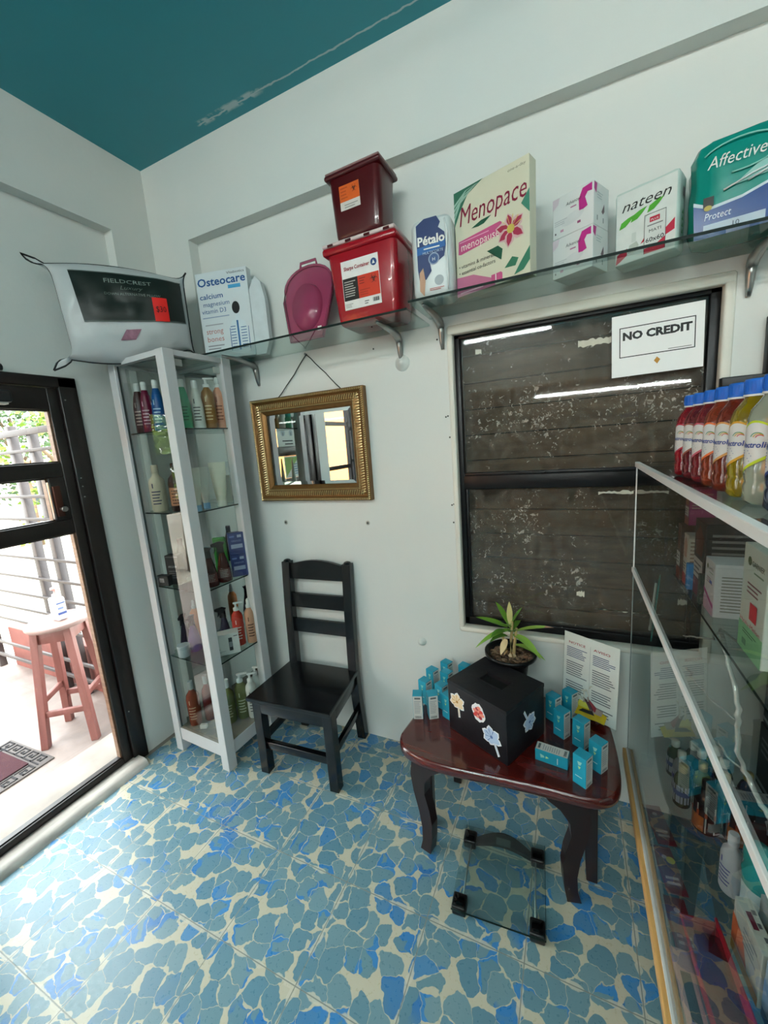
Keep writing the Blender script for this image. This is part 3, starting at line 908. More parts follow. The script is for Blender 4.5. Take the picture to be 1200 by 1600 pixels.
# ---------------------------------------------------------------- toiletries in the cabinet
M_CAPW = mk('#d8dad8', .35, 0, .03)
M_PRW = mk('#d9d9d4', .5, 0, 0)
def bottle(name, label, loc, h, r, col, style, rz=0, capcol=None, group=None, labelcol=None, sy=1.0, rough=.3, cat='bottle'):
    """toiletry bottles: taper, pump, mist, spray, tube, jug, flask"""
    t = thing(name, label, cat, loc, rz, group)
    m = mk(col, rough, 0, .08)
    cm = mk(capcol, .35, 0, .04) if capcol else M_CAPW
    b = MB()
    if style == 'taper':
        hb = h * .84
        b.lathe([(r * .92, 0), (r, .006), (r * 1.0, hb * .35), (r * .93, hb * .6), (r * .74, hb * .82), (r * .5, hb * .97), (r * .44, hb)], m, 20, sy=sy); b.build('bottle_body', t)
        b = MB(); b.lathe([(r * .46, hb), (r * .46, h * .97), (r * .40, h)], cm, 16); b.build('cap', t)
    elif style in ('pump', 'mist'):
        hb = h * .80
        b.lathe([(r * .92, 0), (r, .006), (r, hb * .78), (r * .9, hb * .88), (r * .5, hb * .97), (r * .42, hb)], m, 20, sy=sy); b.build('bottle_body', t)
        b = MB()
        b.lathe([(r * .5, hb), (r * .5, hb + h * .06), (r * .2, hb + h * .065), (r * .2, hb + h * .15)], cm, 14)
        if style == 'pump':
            b.rbox(-r * .4, r * 1.25, -r * .22, r * .22, hb + h * .15, hb + h * .185, cm, r * .08)
        else:
            b.lathe([(r * .36, hb + h * .06), (r * .34, hb + h * .17), (r * .2, h)], cm, 14)
        b.build('pump', t)
    elif style == 'spray':
        hb = h * .72
        b.lathe([(r * .95, 0), (r, .006), (r * .98, hb * .3), (r * .6, hb * .75), (r * .36, hb)], m, 20, sy=sy); b.build('bottle_body', t)
        b = MB()
        b.prism([(-r * .5, hb), (r * .35, hb), (r * .3, h * .9), (r * .55, h * .97), (-r * .2, h), (-r * 1.3, h * .95), (-r * 1.3, h * .89), (-r * .5, h * .87)], -r * .25, r * .25, cm)
        b.prism([(-r * .85, h * .88), (-r * .7, h * .88), (-r * .75, h * .78), (-r * 1.05, h * .72), (-r * .9, h * .8)], -r * .1, r * .1, cm)
        b.build('spray_head', t)
    elif style == 'tube':
        hc = h * .14
        def fn(u, v):
            a = u * 2 * math.pi
            k_ = v ** .8
            rx, ry = r * (.62 + .48 * k_), r * .62 * (1 - k_) + .002
            return (rx * math.cos(a), ry * math.sin(a), hc + (h - hc) * v)
        b.grid(fn, 24, 10, m); b.build('tube_body', t)
        b = MB(); b.lathe([(r * .62, 0), (r * .64, .004), (r * .62, hc)], cm, 18); b.build('cap', t)
    elif style == 'jug':
        hb = h * .82
        b.lathe([(r * .9, 0), (r, .008), (r, hb * .72), (r * .88, hb * .84), (r * .42, hb * .95), (r * .38, hb)], m, 22, sy=sy); b.build('bottle_body', t)
        b = MB(); b.lathe([(r * .44, hb), (r * .44, h * .98), (r * .38, h)], cm, 18); b.build('cap', t)
    elif style == 'jar':
        hb = h * .7
        b.lathe([(r * .9, 0), (r, .004), (r, hb)], m, 24); b.build('jar_body', t)
        b = MB(); b.lathe([(r * 1.04, hb), (r * 1.04, h - .003), (r * .98, h)], cm, 24); b.build('lid', t)
    # printed front, wrapped on the body
    if labelcol and style not in ('tube',):
        lm = mk(labelcol[0], .4, 0, 0)
        im = mk(labelcol[1], .5, 0, 0)
        z0, z1 = h * .12, h * (.5 if style != 'spray' else .35)
        b = MB()
        def wrap(a0, a1, za, zb, mm, off, n=6):
            vs = []
            for zz in (za, zb):
                f = 1.0
                if style == 'taper': f = 1.0
                for i in range(n + 1):
                    a = R(-90) + a0 + (a1 - a0) * i / n
                    vs.append(((r + off) * math.cos(a), (r * sy + off) * math.sin(a), zz))
            b.add(vs, [(i, i + 1, n + 2 + i, n + 1 + i) for i in range(n)], mm, True)
        if lm is not None and labelcol[0] != col:
            wrap(-.9, .9, z0, z1, lm, .0005)
        for k in range(5):
            wrap(-.55, .55 - .1 * (k % 3), z1 - (z1 - z0) * (.15 + k * .17), z1 - (z1 - z0) * (.21 + k * .17), im, .0009, 3)
        wrap(-.35, -.2, z1 * 1.02, z1 * 1.22 if style != 'spray' else z1 * 1.05, im, .0012, 2)
        b.build('printed_label', t)
    return t
CAB_OLD = set(bpy.data.objects)
cabinet.rotation_euler = (0, 0, R(-3.2))
z1 = 1.731
for (nm, lb, x, y, h, r_, c, st, lc, rz) in (
    ('shampoo_bottle', 'dark brown hair bottle with white cap, leftmost on the top cabinet shelf', -1.918, 1.335, .238, .030, '#3c1d1c', 'taper', ('#3c1d1c', '#a98f88'), 40),
    ('shampoo_bottle', 'maroon hair bottle with white cap on the top cabinet shelf', -1.852, 1.33, .236, .029, '#6c1236', 'taper', ('#6c1236', '#c49aa8'), 40),
    ('shampoo_bottle', 'bright blue hair bottle with white cap on the top cabinet shelf', -1.772, 1.335, .235, .030, '#0d4f8f', 'taper', ('#0d4f8f', '#a8c4dc'), 40),
    ('shampoo_bottle', 'mint green tapered bottle on the top cabinet shelf', -1.625, 1.362, .222, .030, '#3f9470', 'taper', ('#3f9470', '#1e5f48'), 52),
    ('shampoo_bottle', 'white tapered bottle between the mint green and amber ones on the top cabinet shelf', -1.622, 1.430, .222, .029, '#c9cbc4', 'taper', ('#c9cbc4', '#4a4c4a'), 48),
    ('lotion_bottle', 'amber brown bottle with white pump on the top cabinet shelf', -1.622, 1.497, .245, .030, '#8a6232', 'pump', ('#8a6232', '#d0b890'), 46),
    ('lotion_bottle', 'peach mist bottle, rightmost on the top cabinet shelf', -1.622, 1.562, .250, .028, '#c98e74', 'mist', ('#c98e74', '#7a4a3a'), 44)):
    bottle(nm, lb, (x, y, z1), h, r_, c, st, rz, labelcol=lc, group=None)
z2 = 1.342
bottle('lotion_bottle', 'cream jug-shaped lotion bottle, leftmost on the second cabinet shelf', (-1.885, 1.335, z2), .232, .038, '#c4b9a2', 'jug', 40, capcol='#b5aa95', labelcol=('#c4b9a2', '#3a3a5a'))
bottle('lotion_bottle', 'dark brown bottle with tan label on the second cabinet shelf behind the white post', (-1.765, 1.36, z2), .235, .040, '#2a1512', 'jug', 40, capcol='#1a0e0d', labelcol=('#a87456', '#4a2a20'))
bottle('cream_tube', 'slim off-white tube nearest the white post on the second cabinet shelf', (-1.622, 1.352, z2), .205, .028, '#c3c4b8', 'tube', 52, capcol='#6f9cc0')
bottle('cream_tube', 'grey-white tube in the middle of the second cabinet shelf', (-1.650, 1.425, z2), .205, .026, '#b4b6ae', 'tube', 48, capcol='#6f9cc0')
bottle('cream_tube', 'wide cream tube with flat crimped top on the second cabinet shelf', (-1.630, 1.500, z2), .222, .038, '#bfc0ae', 'tube', 46, capcol='#c9c9bd')
t = thing('plastic_pouch', 'clear crumpled plastic pouch at the right end of the second cabinet shelf', 'pouch', (-1.655, 1.555, z2 + .001), 48)
b = MB()
rg = random.Random(5)
ph = [rg.random() * 6 for _ in range(6)]
def fnp(u, v):
    a = u * 2 * math.pi
    w_ = .012 * (1 - v) + .003 + .003 * math.sin(9 * v + 5 * u + ph[0])
    return (.045 * math.cos(a) * (1 - .1 * v) + .003 * math.sin(11 * v + ph[1]), w_ * math.sin(a), .22 * v)
b.grid(fnp, 26, 14, M_PLAST); b.build('film', t)
b = MB(); b.rbox(-.028, .028, -.006, .006, .005, .15, mk('#b7b5a6', .6), .003); b.build('sachet', t)

def carton(name, label, loc, w, d, h, rz, cols, deco=None, cat='box', rx=0.0, ry=0.0, edge=.0015, group=None):
    """cardboard box; origin at the middle of its base; deco(MB with M set by caller) draws prints"""
    t = thing(name, label, cat, loc, rz, group)
    if rx or ry:
        t.rotation_euler = (R(rx), R(ry), R(rz))
    b = MB()
    b.rbox(-w / 2, w / 2, -d / 2, d / 2, 0, h, mk(cols, .45, 0, .03) if isinstance(cols, str) else cols, edge, 1, smooth=False)
    b.build('carton', t)
    if deco:
        p = MB()
        deco(p, w, d, h)
        p.build('printing', t)
    return t
FR = lambda d: Matrix.Translation((0, -d / 2, 0))
LF = lambda w: face_left(-w / 2)
RT = lambda w: face_right(w / 2)
TOPF = lambda h: Matrix(((1, 0, 0, 0), (0, 0, 1, 0), (0, -1, 0, h), (0, 0, 0, 1)))
z3 = .955
bottle('shampoo_bottle', 'dark purple-capped bottle at the back left of the middle cabinet shelf', (-1.925, 1.43, z3), .215, .030, '#20202a', 'taper', 40, capcol='#2a2438')
def d_argan(p, w, d, h):
    p.M = FR(d); k_ = mk('#9b9ba0', .5)
    p.text('ARGAN', 0, h * .58, .016, k_, align='CENTER', width=w * .62); p.lines(-w * .3, w * .3, h * .2, h * .5, 4, mk('#5e5e64', .5)); p.quad(-w * .5, w * .5, h * .93, h * .955, mk('#57575c', .4))
carton('toiletry_box', 'black upright hair-oil box on the middle cabinet shelf left of the white post', (-1.865, 1.345, z3), .075, .045, .155, 18, '#232426', d_argan)
def d_small(p, w, d, h):
    p.M = FR(d); p.quad(-w * .18, w * .18, h * .35, h * .75, mk('#a4a4a8', .5)); p.text('KIDA', 0, h * .42, .012, mk('#2b2b2e'), align='CENTER', off=.0016, width=w * .26)
carton('toiletry_box', 'low dark box in front at the left of the middle cabinet shelf', (-1.905, 1.30, z3), .085, .03, .055, 8, '#2f2f31', d_small)
t = thing('hair_product_pouch', 'green printed pouch standing at the back of the middle cabinet shelf', 'pouch', (-1.76, 1.55, z3 + .001), 40)
b = MB(); b.rbox(-.035, .035, -.010, .010, 0, .20, mk('#2f7a2a', .35, 0, .3, 25), .009, 3); b.build('pouch_body', t)
b = MB(); b.M = Matrix.Translation((0, -.0105, 0)); b.quad(-.02, .02, .05, .15, mk('#1c3a20', .4)); b.build('printing', t)
bottle('serum_bottle', 'dark red pear-shaped bottle nearest the white post on the middle cabinet shelf', (-1.635, 1.375, z3), .20, .036, '#3b1a18', 'spray', 50, capcol='#3a3c3c', labelcol=('#54231f', '#8b8b88'), rough=.12)
bottle('serum_bottle', 'dark red pear-shaped bottle with black neck beside the navy boxes on the middle cabinet shelf', (-1.628, 1.450, z3), .21, .036, '#3a1917', 'spray', 50, capcol='#1b1c1d', labelcol=('#4c201d', '#8b8b88'), rough=.12)
def d_navy(p, w, d, h):
    p.M = FR(d); p.quad(-w * .36, w * .36, h * .30, h * .48, mk('#8e97b0', .5)); p.quad(w * .08, w * .34, h * .78, h * .9, mk('#9aa2b8', .5)); p.quad(-w * .4, -w * .1, h * .8, h * .88, mk('#5a6a98', .5))
    p.text('FIRENZE', 0, h * .60, h * .1, mk('#8088ac', .5), align='CENTER', width=w * .6)
carton('toiletry_box', 'navy box standing on the shelf under another navy box in the cabinet', (-1.622, 1.545, z3), .080, .045, .118, 52, '#2b3566', d_navy, group=None)
carton('toiletry_box', 'upper navy box of the two stacked on the middle cabinet shelf', (-1.622, 1.545, z3 + .1185), .080, .045, .118, 53, '#2c3768', d_navy)
z4 = .565
bottle('spray_bottle', 'dark purple trigger spray bottle at the left back of the fourth cabinet shelf', (-1.915, 1.37, z4), .20, .032, '#2a1f34', 'spray', 120, capcol='#17141c')
bottle('spray_bottle', 'purple trigger spray bottle behind the white jar on the fourth cabinet shelf', (-1.852, 1.375, z4), .20, .036, '#3a1f6a', 'spray', 120, capcol='#1a1424')
bottle('cream_jar', 'small white jar at the front left of the fourth cabinet shelf', (-1.850, 1.305, z4), .062, .031, '#a9b2b4', 'jar', 0, capcol='#9fa8ab', cat='jar')
bottle('lotion_bottle', 'orange and clear bottle at the back left of the fourth cabinet shelf', (-1.940, 1.46, z4), .24, .028, '#c07038', 'mist', 40, capcol='#9aa5a5')
bottle('spray_bottle', 'dark navy trigger spray bottle behind the white carton on the fourth cabinet shelf', (-1.74, 1.49, z4), .21, .034, '#23243a', 'spray', 20, capcol='#101014')
bottle('lotion_bottle', 'bright red pump bottle on the fourth cabinet shelf', (-1.658, 1.512, z4), .245, .030, '#b52a18', 'pump', 48, labelcol=('#b52a18', '#e4c8c0'))
bottle('lotion_bottle', 'peach mist bottle beside the red pump bottle on the fourth cabinet shelf', (-1.615, 1.560, z4), .250, .029, '#c9967a', 'mist', 48, labelcol=('#c9967a', '#5a3a30'))
def d_white(p, w, d, h):
    p.M = FR(d); p.rbox(w * .18, w * .30, -.0006, .0, h * .18, h * .80, mk('#22262a', .3), .0003) if False else p.quad(w * .18, w * .29, h * .18, h * .80, mk('#2a2e32', .3))
    p.quad(w * .19, w * .28, h * .35, h * .6, mk('#7d8488', .3), .0010); p.lines(w * .34, w * .46, h * .80, h * .9, 1, mk('#4a4e52')); p.text('HEMATIN', -w * .46, h * .30, h * .1, mk('#5b5f66'), width=w * .36); p.lines(-w * .46, w * .08, h * .14, h * .24, 2, mk('#8b9095'))
carton('product_carton', 'long white carton with a dark bottle picture lying on the fourth cabinet shelf', (-1.660, 1.400, z4), .165, .060, .115, 52, '#c9cac6', d_white)
z5 = .1445
bottle('shampoo_bottle', 'amber red bottle with silver cap, leftmost on the cabinet floor', (-1.880, 1.325, z5), .252, .034, '#7a3420', 'jug', 40, capcol='#9ba3a3', labelcol=('#7a3420', '#b08a6a'), rough=.15)
bottle('shampoo_bottle', 'dark red bottle with silver cap on the cabinet floor behind the amber one', (-1.835, 1.385, z5), .262, .030, '#5a1a18', 'jug', 40, capcol='#8d9595', rough=.15)
bottle('shampoo_bottle', 'olive green capped bottle on the cabinet floor left of the other olive one', (-1.705, 1.415, z5), .248, .033, '#5c6238', 'jug', 46, labelcol=('#5c6238', '#a9ad8c'), rough=.15)
bottle('lotion_bottle', 'olive green pump bottle on the cabinet floor', (-1.668, 1.475, z5), .262, .034, '#666b40', 'pump', 46, labelcol=('#666b40', '#c0c2a4'), rough=.15)
bottle('lotion_bottle', 'white pump bottle at the front right of the cabinet floor', (-1.615, 1.500, z5), .262, .030, '#c7c9c4', 'pump', 46, labelcol=('#c7c9c4', '#3a3d40'))
bottle('lotion_bottle', 'white pump bottle at the back right of the cabinet floor', (-1.640, 1.562, z5), .262, .028, '#c2c5c2', 'pump', 20, labelcol=('#c2c5c2', '#8a6a30'))
t = thing('small_carton', 'tiny white box on the cabinet floor beside the amber bottle', 'box', (-1.80, 1.312, z5), 30)
b = MB(); b.rbox(-.018, .018, -.01, .01, 0, .022, mk('#cfcac0', .5), .002); b.build('carton', t)

_c0 = Vector(((CX0 + CX1) / 2, (CY0 + CY1) / 2, 0))
for _o in [q for q in bpy.data.objects if q not in CAB_OLD and q.parent is None]:
    _v = Matrix.Rotation(R(-3.2), 4, 'Z') @ (_o.location - _c0)
    _o.location = _c0 + _v
    _o.rotation_euler.z += R(-3.2)

# ================================================================ HIGH GLASS SHELVES
SZ, SZ2 = 2.075, 2.100
def gshelf(label, x0, x1, y0, z):
    t = thing('glass_shelf', label, 'shelf', ((x0 + x1) / 2, YB, z - .008))
    w_ = (x1 - x0) / 2
    b = MB(); b.box(-w_, w_, y0 - YB, -.004, 0, .0075, M_SHELFGLASS); b.build('glass_sheet', t)
    b = MB(); b.box(-w_, w_, y0 - YB - .0016, y0 - YB, 0, .008, M_EDGE); b.build('polished_edge', t)
    return t
gshelf('left sheet of the long high glass shelf, running from the cabinet to the tissue pack', -1.79, -.548, 1.468, SZ)
gshelf('right sheet of the long high glass shelf, running over the dark window', -.545, .80, 1.478, SZ2)
def bracket(label, x, z, rz=0):
    t = thing('shelf_bracket', label, 'bracket', (x, YB, z))
    b = MB()
    # wall leg and swept arm with a rounded elbow
    b.tube([(0, -.004, -.125), (0, -.010, -.10), (0, -.014, -.06), (0, -.020, -.03)], [.007, .010, .013, .015], M_STEEL, 10)
    b.tube([(0, -.016, -.040), (0, -.035, -.022), (0, -.09, -.012), (0, -.17, -.010), (0, -.235, -.0095)], [.015, .017, .013, .010, .006], M_STEEL, 10)
    b.build('bracket_arm', t)
    b = MB(); b.lathe([(.0045, 0), (.004, .003), (.001, .004)], mk('#5a5a58', .4, .8), 10, Matrix.Translation((0, -.017, -.075)) @ Matrix.Rotation(R(90), 4, 'X')); b.build('screw', t)
    if rz: t.rotation_euler = (0, 0, R(rz))
    return t
bracket('silver shelf bracket just left of the joint in the glass shelf, above the round boss', -.686, SZ - .008)
bracket('silver shelf bracket at the upper left corner of the dark window', -.496, SZ2 - .008)
bracket('silver shelf bracket beside the tall cabinet under the left end of the glass shelf', -1.500, SZ - .008)
bracket('silver shelf bracket at the upper right corner of the dark window', .500, SZ2 - .008)

# ---- carton at the left
def d_osteo(p, w, d, h):
    p.M = FR(d)
    nb = mk('#1f4f86', .5); rd = mk('#b06a62', .5); kb = mk('#25262c', .5)
    p.text('Vitabiotics', w * .46, h * .945, .016, kb, align='RIGHT', width=w * .34)
    p.text('Osteocare', 0, h * .845, .052, nb, align='CENTER', bold=.02, width=w * .94)
    p.quad(w * .12, w * .36, h * .785, h * .825, mk('#4a9cc8', .5)); 
    p.text('calcium', -w * .46, h * .70, .034, nb, width=w * .46, bold=.01)
    p.text('magnesium', -w * .41, h * .615, .030, nb, width=w * .52)
    p.text('vitamin D3', -w * .45, h * .535, .030, nb, width=w * .48)
    p.lines(-w * .45, w * .10, h * .475, h * .505, 1, mk('#8a9ab0'))
    p.lines(-w * .42, -w * .05, h * .39, h * .42, 1, mk('#9a9aa0'))
    p.text('strong', -w * .42, h * .30, .036, rd, width=w * .34)
    p.text('bones', -w * .42, h * .21, .036, rd, width=w * .34)
    p.lines(-w * .42, -w * .08, h * .11, h * .18, 2, mk('#8a8a90')); p.text('VITABIOTICS', -w * .40, h * .03, .010, kb, width=w * .22)
    # figure from behind: dark head, shoulders in blue lines
    def el(cx, cz, rx, rz_, m, off):
        p.poly([(cx + rx * math.cos(a * R(20)), cz + rz_ * math.sin(a * R(20))) for a in range(18)], m, off)
    el(w * .22, h * .565, w * .075, h * .07, mk('#141414', .5), .0008)
    p.poly([(w * .05, h * .06), (w * .04, h * .34), (w * .12, h * .42), (w * .19, h * .44), (w * .20, h * .5), (w * .26, h * .5), (w * .28, h * .43), (w * .36, h * .40), (w * .43, h * .30), (w * .40, h * .06)], mk('#c9d4d8', .5), .0007)
    for k in range(8):
        p.quad(w * .07, w * .17, h * (.12 + k * .033), h * (.128 + k * .033), nb, .0011)
        p.quad(w * .27, w * .38, h * (.10 + k * .033), h * (.108 + k * .033), nb, .0011)
    p.quad(w * .20, w * .235, h * .08, h * .42, mk('#2f6496'), .0010)
    for s_, m_ in ((0, nb), (.36 * w, nb)):
        p.poly([(w * .045 + s_, h * .08), (w * .055 + s_, h * .34), (w * .065 + s_, h * .34), (w * .06 + s_, h * .08)], m_, .0012)
t = carton('vitamin_display_box', 'white vitamin box with blue lettering at the left end of the glass shelf', (-1.560, 1.636, SZ), .275, .045, .405, 14, '#c9d0d2', d_osteo)
b = MB(); b.prism([(.1385, .0), (.19, .0), (.215, .06), (.215, .25), (.20, .33), (.175, .355), (.160, .34), (.1385, .30)], -.018, .018, mk('#c3cacc', .5)); b.build('side_flap', t)

# ---- translucent pink basin (lid with handle)
M_PINK = mk('#9c4060', .25, 0, .05, alpha=.78, coat=.2)
t = thing('plastic_basin', 'translucent pink-red basin with a loop handle leaning on the wall beside the red boxes', 'basin', (-1.075, 1.60, SZ), 0)
M4 = Matrix.Rotation(R(-12), 4, 'X')
out = []
for a in range(0, 181, 15):
    out.append((.125 * math.cos(R(a)), .245 + .085 * math.sin(R(a))))
out = [(.085, .0), (.130, .19)] + out + [(-.130, .19), (-.085, .0)]
b = MB(); b.prism(out, -.004, .004, M_PINK, M4, False)
n = len(out)
rim = [(x, -.010, z) for x, z in out] + [(out[0][0], -.010, out[0][1])]
b.tube(rim, .006, M_PINK, 6, M4); b.build('lid_plate', t)
b = MB()
inn = [(.078 * math.cos(R(a)), .145 + (.105 if math.sin(R(a)) > 0 else .105) * math.sin(R(a))) for a in range(0, 360, 15)]
inn2 = [(x * .86, .145 + (z - .145) * .9) for x, z in inn]
k = len(inn)
b.add([(x, -.006, z) for x, z in inn] + [(x, -.032, z) for x, z in inn2], [(i, (i + 1) % k, k + (i + 1) % k, k + i) for i in range(k)] + [list(range(k, 2 * k))], M_PINK, True, M4)
b.build('raised_panel', t)
b = MB(); b.tube([(-.045, -.006, .322), (-.040, -.012, .350), (.040, -.012, .350), (.045, -.006, .322)], .006, M_PINK, 8, M4); b.build('handle', t)
b = MB(); b.add([(.055, -.0075, .03), (.075, -.0075, .03), (.075, -.0075, .05), (.055, -.0075, .05)], [(0, 1, 2, 3)], M_PRW, M=M4); b.build('price_sticker', t)

# ---- sharps containers
def biohaz(p, cx, cz, s, m, off=.0014):
    for k in range(3):
        a = R(90 + 120 * k)
        ox, oz = cx + .42 * s * math.cos(a), cz + .42 * s * math.sin(a)
        pts = []
        for i in range(13):
            q = a + R(35) + R(290) * i / 12
            pts.append((ox + .42 * s * math.cos(q + math.pi * 0), oz + .42 * s * math.sin(q)))
        vs, fs = [], []
        for i in range(13):
            q = a + R(35) + R(290) * i / 12
            wv = .11 * s * math.sin(math.pi * min(1, (i + .6) / 12.5)) + .02 * s
            vs += [(ox + (.40 * s - wv) * math.cos(q), -off, oz + (.40 * s - wv) * math.sin(q)), (ox + .40 * s * math.cos(q), -off, oz + .40 * s * math.sin(q))]
        p.add(vs, [(2 * i, 2 * i + 1, 2 * i + 3, 2 * i + 2) for i in range(12)], m)
    vs = [(cx + r_ * s * math.cos(i * R(30)), -off - .0002, cz + r_ * s * math.sin(i * R(30))) for r_ in (.26, .34) for i in range(12)]
    p.add(vs, [(i, 12 + i, 12 + (i + 1) % 12, (i + 1) % 12)[::-1] for i in range(12)], m)
M_RED = mk('#900718', .25, 0, .04, coat=.3)
M_DRED = mk('#42050a', .28, 0, .05, coat=.3)
t = thing('sharps_container', 'bright red sharps container with white lid and printed label on the glass shelf', 'sharps container', (-.738, 1.610, SZ), 0)
b = MB(); b.rbox(-.150, .150, -.105, .105, 0, .285, M_RED, .022, 4, taper=(.86, .80)); b.build('container_body', t)
b = MB(); b.rbox(-.162, .155, -.115, .112, .262, .288, M_RED, .008, 2); b.build('collar', t)
b = MB(); b.rbox(-.160, .153, -.118, .112, .288, .302, mk('#c9b6b4', .3, 0, .05), .006, 2)
for x in (-.12, -.04, .04, .12):
    b.box(x - .012, x + .012, -.1195, -.117, .288, .296, M_DRED)
b.build('lid', t)
def face_tilt(yb, yt, h):   # front plate following the tapered face
    a = math.atan2(yb - yt, h)
    return Matrix.Translation((0, yb, 0)) @ Matrix.Rotation(a, 4, 'X')
b = MB(); b.M = face_tilt(-.087, -.103, .285)
x0, x1, z0, z1_ = -.090, .072, .055, .230
b.quad(x0, x1, z0, z1_, mk('#d8d5d2', .4), .0012)
b.text('Sharps Container', -.078, .196, .018, mk('#8a1424'), .0022, width=.112, bold=.03)
b.lathe([(.013, 0), (.013, .0006)], mk('#173a6c'), 16, Matrix.Translation((.052, -.0014, .202)) @ Matrix.Rotation(R(90), 4, 'X')); b.poly([(.046, .196), (.058, .196), (.052, .209)], M_PRW, .0030)
b.quad(x0 + .002, -.022, .088, .168, mk('#1a1615'), .0020); b.lines(-.082, -.03, .10, .160, 7, mk('#a9a5a0'), .0026)
b.quad(-.022, x1 - .002, .088, .168, mk('#c0341a'), .0020); b.lines(-.016, .012, .135, .162, 3, mk('#7a1c10'), .0026); biohaz(b, .047, .146, .022, mk('#3a1410'), .0028)
b.lines(-.016, .03, .095, .12, 3, mk('#9a2a14'), .0026); b.lines(-.085, -.05, .062, .078, 3, mk('#8a8886'), .0024); b.lines(.0, .02, .062, .078, 2, mk('#555351'), .0024)
for i in range(10):
    b.quad(.036 + i * .0028, .0372 + i * .0028 + .0006 * (i % 3), .066, .080, M_INK, .0024)
b.build('printed_label', t)
t = thing('sharps_container', 'dark red sharps bin with orange label, stacked on the bright red one', 'sharps container', (-.722, 1.580, SZ + .3025), -2)
b = MB(); b.rbox(-.130, .092, -.080, .065, 0, .238, M_DRED, .026, 4, taper=(.90, .86)); b.build('container_body', t)
b = MB(); b.rbox(-.139, .101, -.089, .074, .214, .232, M_DRED, .008, 3); b.rbox(-.135, .097, -.085, .070, .232, .240, mk('#8a6a68', .3), .004, 2); b.build('rim', t)
b = MB(); b.M = Matrix.Translation((-.012, 0, 0)) @ face_tilt(-.0695, -.080, .238)
b.quad(-.068, .018, .100, .182, mk('#c9c3bc', .4), .0012); b.quad(-.068, .018, .128, .182, mk('#c9581c', .4), .0018); biohaz(b, -.004, .162, .017, mk('#40160c'), .0026)
b.lines(-.062, -.03, .135, .178, 4, mk('#a84414'), .0024); b.lines(-.05, .01, .104, .120, 2, mk('#8a8a86'), .0020)
b.build('printed_label', t)

# ---- paper towel pack
t = thing('paper_towel_pack', 'blue and white paper towel pack beside the red container on the glass shelf', 'paper towel pack', (-.462, 1.572, SZ2), 3)
b = MB(); b.rbox(-.075, .075, -.065, .065, 0, .272, mk('#c0c8c8', .28, 0, .08, 18, .25), .030, 5); b.build('wrapped_rolls', t)
b = MB(); b.M = FR(.130)
nv = mk('#132c5c', .4); 
b.poly([(-.050, .245), (-.02, .262), (.025, .262), (.038, .24), (.030, .225), (.052, .205), (.055, .165), (.048, .13), (.03, .12), (-.005, .118), (.0, .09), (-.02, .065), (-.045, .06), (-.050, .10)], nv, .0008)
b.poly([(-.05, .172), (.052, .182), (.053, .160), (-.05, .148)], mk('#1f5a98'), .0011)
b.text('Pétalo', -.048, .178, .040, M_PRW, .0020, width=.100, bold=.03)
b.lines(-.025, .035, .160, .170, 1, M_PRW, .0020); b.text('MULTICORTE', -.030, .147, .012, mk('#a9bcd0'), .0018, width=.075)
b.poly([(.010 + .020 * math.cos(R(a)), .128 + .020 * math.sin(R(a))) for a in range(0, 360, 20)], mk('#8796ac'), .0016); b.poly([(.010 + .016 * math.cos(R(a)), .128 + .016 * math.sin(R(a))) for a in range(0, 360, 20)], mk('#35507c'), .0020)
b.text('H', .004, .121, .016, M_PRW, .0026)
b.poly([(-.046, .03), (-.044, .09), (-.030, .105), (-.024, .06), (-.030, .01)], mk('#b08a70'), .0022)
b.poly([(.026 + .017 * math.cos(R(a)), .055 + .017 * math.sin(R(a))) for a in range(0, 360, 20)], mk('#9aa2a6'), .0016)
b.lines(-.01, .045, .024, .034, 2, mk('#b04a3a'), .0016); b.build('printing', t)
b = MB()
rg = random.Random(2)
b.tube([(.058, -.064, .02 + .0), (.060, -.067, .08), (.056, -.067, .14), (.061, -.066, .20), (.052, -.062, .25)], .003, mk('#d8dede', .15), 6); b.build('wrap_seam', t)

